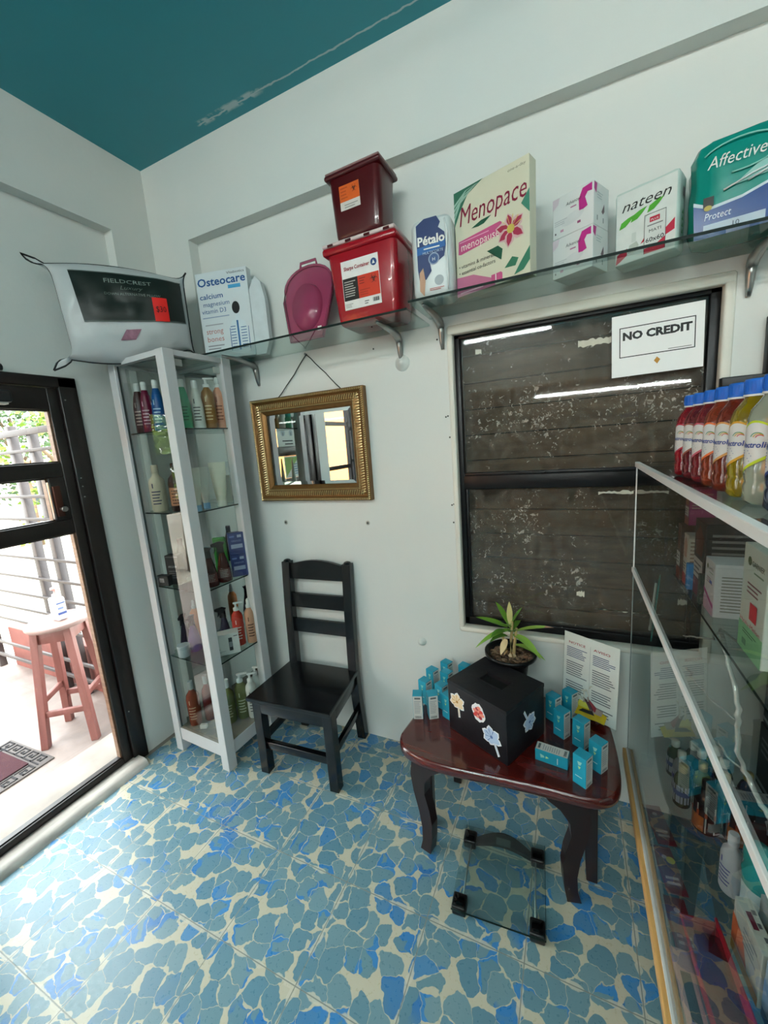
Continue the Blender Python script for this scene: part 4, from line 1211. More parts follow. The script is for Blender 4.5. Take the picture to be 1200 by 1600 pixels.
# ---- big cream box with flower
def d_meno(p, w, d, h):
    p.M = FR(d)
    pk = mk('#b8507c', .45); ma = mk('#7a1c38', .45); gr = mk('#1f4f3c', .45); ink = mk('#2a2a28', .5)
    p.poly([(-w / 2, h), (-w * .08, h), (-w * .30, h * .93), (-w * .42, h * .80), (-w / 2, h * .68)], mk('#2f6450', .5), .0006)
    for k in range(4):
        q = .03 * k
        p.poly([(-w * .5, h * (.74 + q * 1.4)), (-w * .40 + q * w, h * (.88 + q)), (-w * .17 + q * w * .5, h * (.985)), (-w * .20 + q * w * .5, h * .985), (-w * .42 + q * w, h * (.885 + q)), (-w * .5, h * (.765 + q * 1.4))], mk('#8fb0a0'), .0009)
    p.text('Menopace', -w * .44, h * .665, .085, ma, .0012, shear=.22, width=w * .90)
    p.poly([(-w * .26, h * .605), (-w * .12, h * .64), (w * .02, h * .645), (-w * .08, h * .60), (-w * .16, h * .595)], gr, .0012)
    p.text('one-a-day', w * .46, h * .93, .012, mk('#6a6a5c'), .0010, align='RIGHT', width=w * .22)
    p.poly([(-w * .46, h * .41), (-w * .45, h * .53), (w * .13, h * .555), (w * .155, h * .54), (w * .155, h * .455), (w * .13, h * .44), (-w * .42, h * .40)], pk, .0008)
    p.text('menopause', -w * .42, h * .43, .036, mk('#e0d2cc'), .0014, width=w * .54)
    p.lines(-w * .44, w * .0, h * .505, h * .525, 1, mk('#d89ab4'), .0012)
    # lily
    cx, cz = w * .27, h * .445
    for k, (an, L_) in enumerate(((100, .17), (40, .16), (160, .17), (215, .16), (260, .19), (320, .17))):
        a = R(an)
        ux, uz = math.cos(a), math.sin(a) * .85
        L_ *= w * 1.25
        def pt(f, s_, sc=1.0):
            return (min(w * .495, cx + ux * L_ * f - uz * s_ * w * .085 * sc), cz + (uz * L_ * f + ux * s_ * w * .085 * sc) * 1.0)
        p.poly([pt(0, 0), pt(.35, .8), pt(.65, .8), pt(1, 0), pt(.65, -.8), pt(.35, -.8)], mk('#c4a4a4'), .0010 + .0002 * k)
        p.poly([pt(.08, 0), pt(.35, .5), pt(.65, .42), pt(.92, 0), pt(.65, -.42), pt(.35, -.5)], mk('#9a2c48'), .0011 + .0002 * k)
    p.poly([(cx + w * .05 * math.cos(R(a)), cz + w * .05 * math.sin(R(a))) for a in range(0, 360, 40)], mk('#b8a850'), .0026)
    for k in range(5):
        a = R(20 + 28 * k)
        p.poly([(cx, cz), (cx + w * .15 * math.cos(a), cz + w * .15 * math.sin(a)), (cx + w * .145 * math.cos(a + .06), cz + w * .15 * math.sin(a + .06))], mk('#c9b060'), .0029)
    p.poly([(-w * .05, h * .335), (w * .10, h * .345), (w * .16, h * .30), (w * .14, h * .21), (w * .06, h * .26)], gr, .0012)
    p.poly([(w * .18, h * .12), (w * .28, h * .20), (w * .36, h * .17), (w * .32, h * .11)], mk('#2f6a50'), .0012)
    p.poly([(w * .5, h * .12), (w * .5, h * .24), (w * .38, h * .12), (w * .30, h * .03), (w * .42, h * .05)], mk('#2f7058'), .0012)
    p.poly([(w * .40, h * .62), (w * .5, h * .72), (w * .5, h * .52)], mk('#3a7a66'), .0010)
    p.text('• vitamins & minerals', -w * .46, h * .265, .018, ink, .0012, width=w * .52)
    p.text('• essential co-factors', -w * .46, h * .205, .018, ink, .0012, width=w * .52)
    p.poly([(-w / 2, 0), (-w / 2, h * .19), (-w * .25, h * .17), (0, h * .08), (w * .06, 0)], mk('#b46a88', .5), .0007)
    p.poly([(w * .0, h * .015), (w * .0, h * .10), (w * .13, h * .105), (w * .15, h * .09), (w * .15, h * .02)], pk, .0011)
    p.text('1', w * .03, h * .03, .035, M_PRW, .0016); p.lines(-w * .45, -w * .1, h * .015, h * .045, 1, mk('#e0b4c4'), .0012)
t = carton('supplement_box', 'large cream supplement box with a pink lily and red script lettering on the glass shelf', (-.246, 1.548, SZ2), .272, .050, .340, -18, '#c6c4ae', d_meno)

# ---- two small white boxes stacked
def d_adv(p, w, d, h):
    p.M = FR(d)
    mg = mk('#b0287c', .45); g = mk('#3a3a40', .5)
    p.poly([(w * .16, h * .45), (w * .15, h * .72), (w * .24, h * .93), (w * .46, h * .96), (w * .46, h * .78), (w * .36, h * .80), (w * .30, h * .70), (w * .36, h * .48), (w * .26, h * .44)], mg, .0008)
    p.text('Advanced', -w * .16, h * .70, .014, g, .0010, shear=.2, width=w * .36); p.lines(-w * .05, w * .1, h * .58, h * .66, 1, mk('#a06a8a'))
    p.poly([(w * .0 + w * .28 * math.cos(R(a)), h * .36 + h * .13 * math.sin(R(a)) + w * .05 * math.cos(R(a))) for a in range(0, 360, 20)], mk('#c4c8c8'), .0007)
    p.lines(-w * .45, -w * .12, h * .30, h * .44, 3, mk('#a9adb0')); p.quad(w * .12, w * .2, h * .16, h * .22, mk('#8a4a6c'), .0012); p.quad(-w * .3, -w * .22, h * .12, h * .18, mk('#b88aa0'), .0012); p.quad(-w * .44, -w * .41, h * .1, h * .15, g, .0012)
    p.poly([(-w * .5, h * .98), (-w * .32, h * .98), (-w * .36, h * .82), (-w * .5, h * .72)], mk('#c9bcc4'), .0006)
    p.M = RT(w)
    p.lines(-d * .3, d * .1, h * .62, h * .8, 3, mk('#a9b4b4')); p.poly([(d * .0, h * .36), (d * .18, h * .58), (d * .2, h * .40), (d * .1, h * .32)], mk('#6a5a60'), .0008); p.quad(-d * .3, -d * .24, h * .12, h * .24, mk('#7a8484')); p.quad(d * .1, d * .16, h * .12, h * .24, mk('#7a8484'))
    p.poly([(-d * .5, h * .96), (-d * .3, h * .96), (-d * .36, h * .72), (-d * .5, h * .8)], mg, .0008)
carton('breast_pad_box', 'lower of the two stacked white boxes with magenta curls on the glass shelf', (.020, 1.625, SZ2), .132, .105, .122, -27, '#cdd0ce', d_adv)
carton('breast_pad_box', 'upper of the two stacked white boxes with magenta curls on the glass shelf', (.020, 1.625, SZ2 + .1225), .132, .105, .122, -26, '#cdd0ce', d_adv)

# ---- wrapped pads
def puffy(b, w, d, h, m, r_=.02, wr=.003, seed=1):
    rg = random.Random(seed)
    bm = bmesh.new()
    bmesh.ops.create_cube(bm, size=1)
    for v in bm.verts:
        v.co = Vector((v.co.x * w, v.co.y * d, (v.co.z + .5) * h))
    bmesh.ops.bevel(bm, geom=bm.edges[:], offset=r_, segments=2, profile=.5, affect='EDGES')
    bmesh.ops.subdivide_edges(bm, edges=bm.edges[:], cuts=4, use_grid_fill=True)
    for v in bm.verts:
        nn = noise.noise(Vector(v.co) * 22 + Vector((seed, 0, 0)))
        c = Vector((v.co.x, v.co.y, v.co.z - h / 2))
        if v.co.z > .01:
            v.co += c.normalized() * nn * wr
    bm.verts.index_update()
    b.add([v.co[:] for v in bm.verts], [[v.index for v in f.verts] for f in bm.faces], m, True)
    bm.free()
t = thing('underpad_pack', 'white plastic pack with green leaves and a 60x60 label on the glass shelf', 'pad pack', (.214, 1.632, SZ2), -22)
b = MB(); puffy(b, .170, .085, .218, mk('#b9c9c2', .25, 0, .08), .012, .003, 3); b.build('wrapper', t)
b = MB(); b.M = Matrix.Translation((0, -.0445, 0))
gl_ = mk('#4a9a2c', .45); rd = mk('#b01c38', .45); ink = mk('#1c1c1c', .5)
b.quad(-.078, .080, .004, .206, mk('#ccd0cb', .35), .0010)
b.text('nateen', -.066, .152, .042, ink, .0018, shear=.35, width=.128)
for (x, z) in ((-.058, .118), (-.026, .128), (.018, .138)):
    b.poly([(x - .012, z - .012), (x - .006, z + .006), (x + .012, z + .014), (x + .032, z + .018), (x + .020, z + .004), (x + .006, z - .008)], gl_, .0018)
b.poly([(-.078, .006), (-.074, .034), (-.046, .046), (-.046, .026), (-.066, .012)], rd, .0016)
b.poly([(-.010, .045), (.002, .050), (.002, .062)], rd, .0016)
b.poly([(.05, .062), (.078, .086), (.078, .055), (.05, .045)], rd, .0016)
b.quad(.0, .056, .012, .120, mk('#c9ccc8'), .0022); b.poly([(.0, .012), (.0, .026), (.03, .030), (.056, .046), (.056, .012)], rd, .0026)
for (p_, q_, r_, u_) in ((.0, .056, .119, .1205), (.0, .0012, .012, .120), (.0548, .056, .012, .12)):
    b.quad(p_, q_, r_, u_, ink, .0028)
b.quad(.014, .040, .096, .110, rd, .0028); b.text('PLUS', .017, .099, .008, M_PRW, .0034, width=.020); b.lines(.008, .050, .084, .092, 1, mk('#777777'), .0028)
b.text('MATI', .028, .068, .012, ink, .0028, align='CENTER', width=.032); b.text('60x60', .028, .042, .018, ink, .0028, align='CENTER', width=.048, bold=.01)
b.poly([(-.044, .03), (-.040, .052), (-.020, .058), (-.014, .045), (-.020, .030)], mk('#a9b0a6'), .0018); b.quad(-.034, -.022, .058, .085, mk('#bcc4be'), .0018)
b.M = Matrix.Translation((.0862, 0, 0)) @ face_right(0)
for k in range(5):
    b.poly([(-.015, .03 + .018 * k), (.0, .045 + .018 * k), (.006, .032 + .018 * k)], mk('#3f7a44'), .0012)
b.quad(-.01, .012, .15, .175, mk('#6a5a60'), .0012); b.build('printing', t)
t = thing('diaper_pack', 'big teal and blue glossy plastic pack at the right end of the glass shelf', 'diaper pack', (.475, 1.605, SZ2), -9)
b = MB()
M_TEAL = mk('#0f7f72', .22, 0, .06)
M_DBL = mk('#153f7e', .22, 0, .06)
puffy(b, .325, .17, .262, M_TEAL, .045, .004, 9); 
b.build('wrapper', t)
b = MB(); b.M = Matrix.Translation((0, -.087, 0))
b.poly([(-.150, .0), (-.155, .095), (-.115, .075), (-.05, .082), (.02, .105), (.150, .135), (.150, .0)], M_DBL, .0012)
b.poly([(-.155, .100), (-.115, .079), (-.05, .086), (.02, .109), (.150, .140), (.150, .134), (.02, .102), (-.05, .079), (-.115, .071), (-.155, .090)], mk('#b4c4cc', .3), .0020)
b.text('Affective', -.128, .172, .042, mk('#c9d8d2'), .0026, shear=.25, width=.120)
pts = [(-.06 + .085 * math.cos(R(a)), .188 + .040 * math.sin(R(a))) for a in range(-100, 160, 12)]
b.tube([(x, -.003, z) for x, z in pts], .0022, mk('#7fc0b4', .3), 5)
b.text('Protect', -.130, .045, .026, mk('#c9d4dc'), .0026, shear=.2, width=.058); b.quad(-.13, .0, .012, .034, mk('#a9b8c4', .3), .0022); b.text('10', -.07, .015, .018, mk('#2a3a4a'), .0030)
b.quad(-.133, -.110, .078, .104, mk('#2a2c2a'), .0030); b.poly([(-.122 + .009 * math.cos(R(a)), .076 + .007 * math.sin(R(a))) for a in range(0, 360, 30)], mk('#b0a050'), .0034)
b.poly([(-.07, .115), (.03, .125), (.06, .165), (-.02, .152)], mk('#7fb0a8', .3), .0024)
for k in range(4):
    b.tube([(-.09 + .05 * k, -.004, .11 + .006 * k), (-.03 + .05 * k, -.006, .130 + .006 * k), (.02 + .05 * k, -.004, .142 + .006 * k)], .0025, mk('#c9d2d2', .15), 5)
b.build('printing', t)

# ================================================================ PILLOW
cTL, cBL, cTR, cBR = Vector((-2.030, 1.020, 2.470)), Vector((-2.010, 1.045, 2.010)), Vector((-1.690, 1.535, 2.480)), Vector((-1.690, 1.535, 2.085))
t = thing('pillow', 'plump white pillow in a plastic bag with dark piping lying on top of the cabinet', 'pillow', (-1.88, 1.28, CZ))
TP = Matrix.Translation((1.88, -1.28, -CZ))
uu = ((cTR - cTL) + (cBR - cBL)).normalized(); nrm = Vector((uu.y, -uu.x, 0)).normalized()
def pil(u, v, side):
    # u along, v up; the corners reach out into ears, the sides pull in
    eu, ev = abs(2 * u - 1), abs(2 * v - 1)
    top = cTL.lerp(cTR, u); bot = cBL.lerp(cBR, u)
    pinch = (.088 if u < .5 else .02) * (1 - ev ** 9) * (eu ** 4)
    sag = (1 - eu ** 12) * (.048 * (.25 + .75 * eu ** 2) if v > .5 else .062 * eu ** 2 + .004)
    p = bot.lerp(top, v)
    p = p + uu * (pinch if u < .5 else -pinch)
    p.z += (sag if v < .5 else -sag) * ev ** 4
    puff = ((1 - eu ** 3.2) * (1 - ev ** 2.6)) ** .55 if eu < 1 and ev < 1 else 0
    wr = noise.noise(Vector((u * 7, v * 5, side * 3))) * .010 + noise.noise(Vector((u * 18, v * 13, 5))) * .004
    return p + nrm * side * (.092 * puff + wr * puff) + nrm * -.02
b = MB(); b.M = TP
M_PIL = mk('#b3b6b6', .3, 0, .10, 9, .3, coat=.25)
for sd in (1, -1):
    def fn(u, v, sd=sd):
        return tuple(pil(u if sd > 0 else 1 - u, v, sd))
    b.grid(fn, 40, 28, M_PIL)
b.build('pillow_body', t)
b = MB(); b.M = TP
edge = [pil(i / 40, 0, 1) for i in range(41)] + [pil(1, i / 28, 1) for i in range(1, 29)] + [pil(1 - i / 40, 1, 1) for i in range(1, 41)] + [pil(0, 1 - i / 28, 1) for i in range(1, 29)]
b.tube(edge, .0042, mk('#141618', .4), 6); b.build('piping', t)
def onp(px, pz, off):
    # sheet hugging the pillow front in panel coordinates
    u, v = px, pz
    return tuple(pil(u, v, 1) + nrm * off)
pu0, pu1, pv0, pv1 = .225, .960, .375, .860
b = MB(); b.M = TP
M_DG = mk('#161f1b', .38, 0, .15, 12)
b.grid(lambda u, v: onp(pu0 + (pu1 - pu0) * u + .03 * (1 - v) * (1 - u), pv0 + (pv1 - pv0) * v, .004), 26, 14, M_DG)
b.build('printed_panel', t)
b = MB(); b.M = TP
def on_text(txt, u0, v0, wu, hv, m, off=.0065, bold=0, shear=0):
    vs, fs, w_ = text_mesh(txt, bold)
    b.add([onp(u0 + wu * (x + shear * y) / w_, v0 + hv * y, off) for x, y in vs], fs, m)
on_text('FIELDCREST', .43, .745, .30, .060, mk('#7f8a84', .5))
on_text('Luxury', .52, .680, .14, .055, mk('#5f6a64', .5), shear=.3)
on_text('DOWN ALTERNATIVE PILLOW', .42, .625, .36, .034, mk('#6f7a74', .5))
for (a0, a1, c0, c1) in ((pu0, pu1, pv0, pv0 + .012), (pu0, pu1, pv1 - .012, pv1), (pu1 - .008, pu1, pv0, pv1)):
    b.grid(lambda u, v: onp(a0 + (a1 - a0) * u + (.03 * (1 - (c0 + (c1 - c0) * v - pv0) / (pv1 - pv0)) * (1 - u) if a1 - a0 > .1 else 0), c0 + (c1 - c0) * v, .0055), 16, 2, mk('#4c5450', .4))
b.grid(lambda u, v: onp(.46 + .10 * u + .05 * v, .20 + .10 * v, .004), 6, 6, mk('#8a6070', .5, 0, .4, 60))
b.build('panel_lettering', t)
b = MB(); b.M = TP
b.grid(lambda u, v: onp(.715 + .105 * u, .375 + .245 * v, .0095), 6, 6, mk('#d8221c', .5))
vs, fs, w_ = text_mesh('$30', 0)
b.add([onp(.730 + .075 * x / w_, .47 + .085 * y, .0115) for x, y in vs], fs, mk('#3a0a0a', .5))
b.build('price_tag', t)

# ================================================================ GILT MIRROR
M_GOLD = mk('#7a5730', .36, .6, .22, 60, .3)
M_GOLDL = mk('#d8c08c', .3, .6, .15, 60)
mx0, mx1, mz0, mz1 = -1.553, -.873, 1.330, 1.866
t = thing('wall_mirror', 'rectangular mirror in an ornate gilt frame hanging from a string above the black chair', 'mirror', ((mx0 + mx1) / 2, YB, (mz0 + mz1) / 2), 0)
W2, H2 = (mx1 - mx0) / 2, (mz1 - mz0) / 2
prof = [(0, -.006), (0, -.034), (.008, -.040), (.016, -.036), (.022, -.028), (.034, -.024), (.050, -.030), (.058, -.034), (.066, -.026), (.078, -.020), (.084, -.014)]
b = MB()
vs, fs = [], []
for (i_, y_) in prof:
    vs += [(-W2 + i_, y_, -H2 + i_), (W2 - i_, y_, -H2 + i_), (W2 - i_, y_, H2 - i_), (-W2 + i_, y_, H2 - i_)]
for j in range(len(prof) - 1):
    for k in range(4):
        q = (k + 1) % 4
        fs.append((4 * j + k, 4 * j + q, 4 * j + 4 + q, 4 * j + 4 + k))
b.add(vs, fs, M_GOLD)
b.box(-W2 + .001, W2 - .001, -.007, -.001, -H2 + .001, H2 - .001, M_GOLD)
b.build('frame', t)
b = MB()
def run(inset, step, ln, wd, dp, sl, yb):
    for (ax, L_, fixed, sgn) in (('h', W2 - inset, H2 - inset, 1), ('h', W2 - inset, H2 - inset, -1), ('v', H2 - inset, W2 - inset, 1), ('v', H2 - inset, W2 - inset, -1)):
        n_ = int(2 * L_ / step)
        for i in range(n_ + 1):
            s_ = -L_ + 2 * L_ * i / n_
            p0 = Vector((s_ - sl, yb, sgn * fixed - ln / 2)) if ax == 'h' else Vector((sgn * fixed - ln / 2, yb, s_ - sl))
            p1 = Vector((s_ + sl, yb, sgn * fixed + ln / 2)) if ax == 'h' else Vector((sgn * fixed + ln / 2, yb, s_ + sl))
            d_ = (p1 - p0).normalized() * 1.0
            nn = Vector((d_.z, 0, -d_.x)) * wd / 2
            c_ = (p0 + p1) / 2 + Vector((0, -dp, 0))
            v_ = [p0 - nn, p0 + nn, p1 + nn, p1 - nn, c_]
            b.add(v_, [(0, 4, 1), (1, 4, 2), (2, 4, 3), (3, 4, 0)], M_GOLDL)
run(.009, .0095, .010, .0050, .0045, .0022, -.0405)
run(.040, .0125, .024, .0055, .008, .0040, -.0305)
run(.060, .008, .007, .0042, .0035, .001, -.0345)
b.build('carved_beading', t)
b = MB()
gi = .0835
b.box(-W2 + gi + .018, W2 - gi - .018, -.0135, -.012, -H2 + gi + .018, H2 - gi - .018, M_MIRROR)
o_, i_ = [(-W2 + gi, -.0118, -H2 + gi), (W2 - gi, -.0118, -H2 + gi), (W2 - gi, -.0118, H2 - gi), (-W2 + gi, -.0118, H2 - gi)], None
i_ = [(-W2 + gi + .018, -.0135, -H2 + gi + .018), (W2 - gi - .018, -.0135, -H2 + gi + .018), (W2 - gi - .018, -.0135, H2 - gi - .018), (-W2 + gi + .018, -.0135, H2 - gi - .018)]
b.add(o_ + i_, [(k, (k + 1) % 4, 4 + (k + 1) % 4, 4 + k) for k in range(4)], M_MIRROR)
b.build('mirror_glass', t)
b = MB()
ap = Vector((-1.185 - (mx0 + mx1) / 2, -.006, 2.052 - (mz0 + mz1) / 2))
def sag(p, q, s, n=7):
    p, q = Vector(p), Vector(q)
    return [p.lerp(q, i / n) + Vector((s * .5 * math.sin(math.pi * i / n) + (.003 if i % 3 == 1 else 0), 0, -s * math.sin(math.pi * i / n))) for i in range(n + 1)]
b.tube(sag((-.168, -.012, H2 - .002), ap, .004), .0022, mk('#1c1c18', .8), 6)
b.tube(sag(ap, (.212, -.012, H2 - .002), -.006), .0022, mk('#1c1c18', .8), 6)
b.build('hanging_string', t)
b = MB(); b.lathe([(.004, 0), (.004, .012), (.006, .013), (.001, .015)], M_STEEL, 8, Matrix.Translation((ap.x, 0, ap.z + .001)) @ Matrix.Rotation(R(90), 4, 'X')); b.build('nail', t)

# ================================================================ BLACK CHAIR
t = thing('wooden_chair', 'black painted ladder-back wooden chair against the wall beside the glass cabinet', 'chair', (-1.212, 1.492, 0), 3.5)
SH = .43
def leg_prism(name, pts0, pts1, m, par, bev=.003):
    vs = [*pts0, *pts1]
    b = MB(); b.add(vs, [(0, 3, 2, 1), (4, 5, 6, 7), (0, 1, 5, 4), (1, 2, 6, 5), (2, 3, 7, 6), (3, 0, 4, 7)], m)
    return b.build(name, par, bevel=bev)
def sq(x, y, z, a, c):
    return [(x - a, y - c, z), (x + a, y - c, z), (x + a, y + c, z), (x - a, y + c, z)]
fxl, fxr, fy, by = -.195, .200, -.150, .180
for x in (fxl, fxr):
    leg_prism('leg', sq(x, fy, 0, .024, .024), sq(x, fy, SH - .022, .024, .024), M_BLACK, t)
for x in (-.190, .178):
    # rear leg and back post in one sweep: splayed foot, leaning top
    b = MB()
    prof = [(.205, 0), (.178, .25), (.170, SH), (.185, .75), (.205, 1.00)]
    vs, fs = [], []
    for (y, z) in prof:
        vs += sq(x, y, z, .024, .022)
    for j in range(len(prof) - 1):
        for k in range(4):
            q = (k + 1) % 4
            fs.append((4 * j + k, 4 * j + q, 4 * j + 4 + q, 4 * j + 4 + k))
    fs += [(3, 2, 1, 0), tuple(4 * (len(prof) - 1) + k for k in range(4))]
    b.add(vs, fs, M_BLACK); 
    b.lathe([(.022, 1.0), (.017, 1.008), (.006, 1.012)], M_BLACK, 12, Matrix.Translation((x, .205, 0)))
    b.build('leg', t, bevel=.003)
b = MB()
b.prism([(-.232, .0), (.228, .0), (.215, .02), (-.225, .02)], 0, .01, M_BLACK) if False else None
vs = [(-.235, -.195, SH - .022), (.232, -.195, SH - .022), (.205, .165, SH - .022), (-.215, .165, SH - .022)]
b.add(vs + [(x, y, SH) for x, y, z in vs], [(0, 3, 2, 1), (4, 5, 6, 7), (0, 1, 5, 4), (1, 2, 6, 5), (2, 3, 7, 6), (3, 0, 4, 7)], M_BLACK)
b.build('seat', t, bevel=.004)
def rail(name, x0, y0, x1, y1, z0, z1, th):
    d_ = Vector((x1 - x0, y1 - y0, 0)); L_ = d_.length
    b = MB(); b.rbox(0, L_, -th / 2, th / 2, z0, z1, M_BLACK, .003, 2, M=Matrix.Translation((x0, y0, 0)) @ Matrix.Rotation(math.atan2(d_.y, d_.x), 4, 'Z'))
    return b.build(name, t)
rail('apron', fxl, fy - .012, fxr, fy - .012, SH - .092, SH - .022, .022)
rail('apron', fxl - .008, fy, -.19, .17, SH - .085, SH - .022, .022)
rail('apron', fxr + .008, fy, .182, .17, SH - .085, SH - .022, .022)
rail('apron', -.19, .17, .178, .17, SH - .085, SH - .022, .022)
rail('stretcher', fxl, fy, fxr, fy, .135, .175, .028)
rail('stretcher', fxl, fy, -.19, .185, .165, .20, .024)
rail('stretcher', fxr, fy, .178, .185, .165, .20, .024)
for i, (z0, z1, top) in enumerate(((.905, .985, .028), (.745, .825, 0), (.605, .680, 0))):
    b = MB()
    pts = [(-.170, z0), (.160, z0)] + [(.160 - .33 * k / 10, z1 + top * math.sin(math.pi * k / 10)) for k in range(11)]
    yy = .170 + (.205 - .170) * ((z0 + z1) / 2 - SH) / (1 - SH)
    b.prism(pts, yy - .009, yy + .009, M_BLACK)
    b.build('slat', t, bevel=.002)

# ================================================================ MAHOGANY TABLE
TZ = .460
t = thing('side_table', 'small dark mahogany table with curved legs and rounded top under the window', 'table', (-.24, 1.45, 0))
T0 = Matrix.Translation((.24, -1.45, 0))
ol = [(-.612, 1.300), (-.610, 1.265), (-.592, 1.228), (-.560, 1.200), (-.50, 1.182), (-.40, 1.178), (-.30, 1.186), (-.20, 1.196), (-.08, 1.205), (.02, 1.205), (.085, 1.214), (.125, 1.240), (.148, 1.285), (.155, 1.36), (.150, 1.50), (.135, 1.64), (.115, 1.70), (-.50, 1.70), (-.545, 1.66), (-.585, 1.50)]
def smooth_closed(p, it=2):
    for _ in range(it):
        q = []
        for i in range(len(p)):
            a, c = Vector(p[i]), Vector(p[(i + 1) % len(p)])
            q += [tuple(a * .75 + c * .25), tuple(a * .25 + c * .75)]
        p = q
    return p
ol = smooth_closed(ol, 2)
def inset(p, d):
    c = Vector((-.23, 1.44)); r_ = []
    for x, y in p:
        v_ = Vector((x, y)) - c
        r_.append(tuple(c + v_ * (1 - d / v_.length)))
    return r_
b = MB(); b.M = T0
layers = [(inset(ol, .022), TZ - .046), (inset(ol, .008), TZ - .040), (ol, TZ - .030), (ol, TZ - .012), (inset(ol, .004), TZ - .003), (inset(ol, .010), TZ)]
vs, fs = [], []
n = len(ol)
for p, z in layers:
    vs += [(x, y, z) for x, y in p]
for j in range(len(layers) - 1):
    for k in range(n):
        q = (k + 1) % n
        fs.append((j * n + k, j * n + q, (j + 1) * n + q, (j + 1) * n + k))
b.add(vs, fs, M_MAHOG, True)
b.add([(x, y, z) for (x, y), z in [(p, layers[-1][1]) for p in layers[-1][0]]], [list(range(n))], M_MAHOG)
b.add([(x, y, layers[0][1]) for x, y in layers[0][0]], [list(range(n))[::-1]], M_MAHOG)
b.build('table_top', t)
def cab_leg(x, y, dx, dy, h, flip):
    """flat sawn cabriole leg: knee out, ankle in, foot kicked out"""
    b = MB()
    outer = [(.000, h), (.052, h - .03), (.060, h - .09), (.050, h - .16), (.030, h - .24), (.020, h - .31), (.022, h - .37), (.034, .0)]
    inner = [(-.012, .0), (-.022, .07), (-.026, .14), (-.018, .20), (.0, h - .15), (-.004, h - .10), (-.035, h - .05), (-.07, h - .02), (-.085, h)]
    pts = [(a * flip, z) for a, z in outer[::1]] + [(a * flip, z) for a, z in inner]
    # outline order: down the outside, up the inside
    M4 = Matrix.Translation((x, y, 0)) @ Matrix.Rotation(math.atan2(dy, dx), 4, 'Z')
    b.M = T0
    b.prism(pts, -.020, .020, M_LEG, M4)
    return b.build('leg', t, bevel=.004)
cab_leg(-.500, 1.245, -1, .25, TZ - .045, 1)
cab_leg(.000, 1.262, 1, .25, TZ - .045, 1)
for x, y in ((-.532, 1.345), (.072, 1.352)):
    b = MB(); b.M = T0
    b.add([*sq(x, y, 0, .018, .016), *sq(x - .012 * (1 if x > 0 else -.0), y, TZ - .045, .026, .018)], [(0, 3, 2, 1), (4, 5, 6, 7), (0, 1, 5, 4), (1, 2, 6, 5), (2, 3, 7, 6), (3, 0, 4, 7)], M_LEG)
    b.build('leg', t, bevel=.003)
for x, y in ((-.48, 1.60), (.06, 1.60)):
    b = MB(); b.M = T0; b.rbox(x - .018, x + .018, y - .018, y + .018, 0, TZ - .045, M_LEG, .003); b.build('leg', t)
b = MB(); b.M = T0
b.rbox(-.50, .02, 1.262, 1.282, TZ - .085, TZ - .044, M_LEG, .003); b.rbox(-.50, .08, 1.615, 1.635, TZ - .085, TZ - .044, M_LEG, .003); 
b.rbox(-.535, -.515, 1.28, 1.62, TZ - .085, TZ - .044, M_LEG, .003); b.rbox(.05, .07, 1.28, 1.62, TZ - .085, TZ - .044, M_LEG, .003); b.build('apron', t)

# ---- black paper-covered suggestion box
A0, A1, A2 = Vector((-.197, 1.252)), Vector((-.438, 1.375)), Vector((-.094, 1.505))
ux = (A0 - A1).normalized(); LW = (A0 - A1).length; LD = (A2 - A0).length
rzb = math.degrees(math.atan2(ux.y, ux.x))
LD = .235
cen = A1.lerp(A0, .5) + Vector((-ux.y, ux.x)) * LD / 2
t = thing('suggestion_box', 'black paper-covered box with a slot on top and four flower stickers on the small table', 'box', (cen.x, cen.y, TZ), rzb)
M_BPAP = mk('#17161a', .42, 0, .25, 14, .5)
BH = .212
b = MB()
w_, d_ = LW / 2, LD / 2
sx0, sx1, sy0, sy1 = -.052, .052, -.028, .028
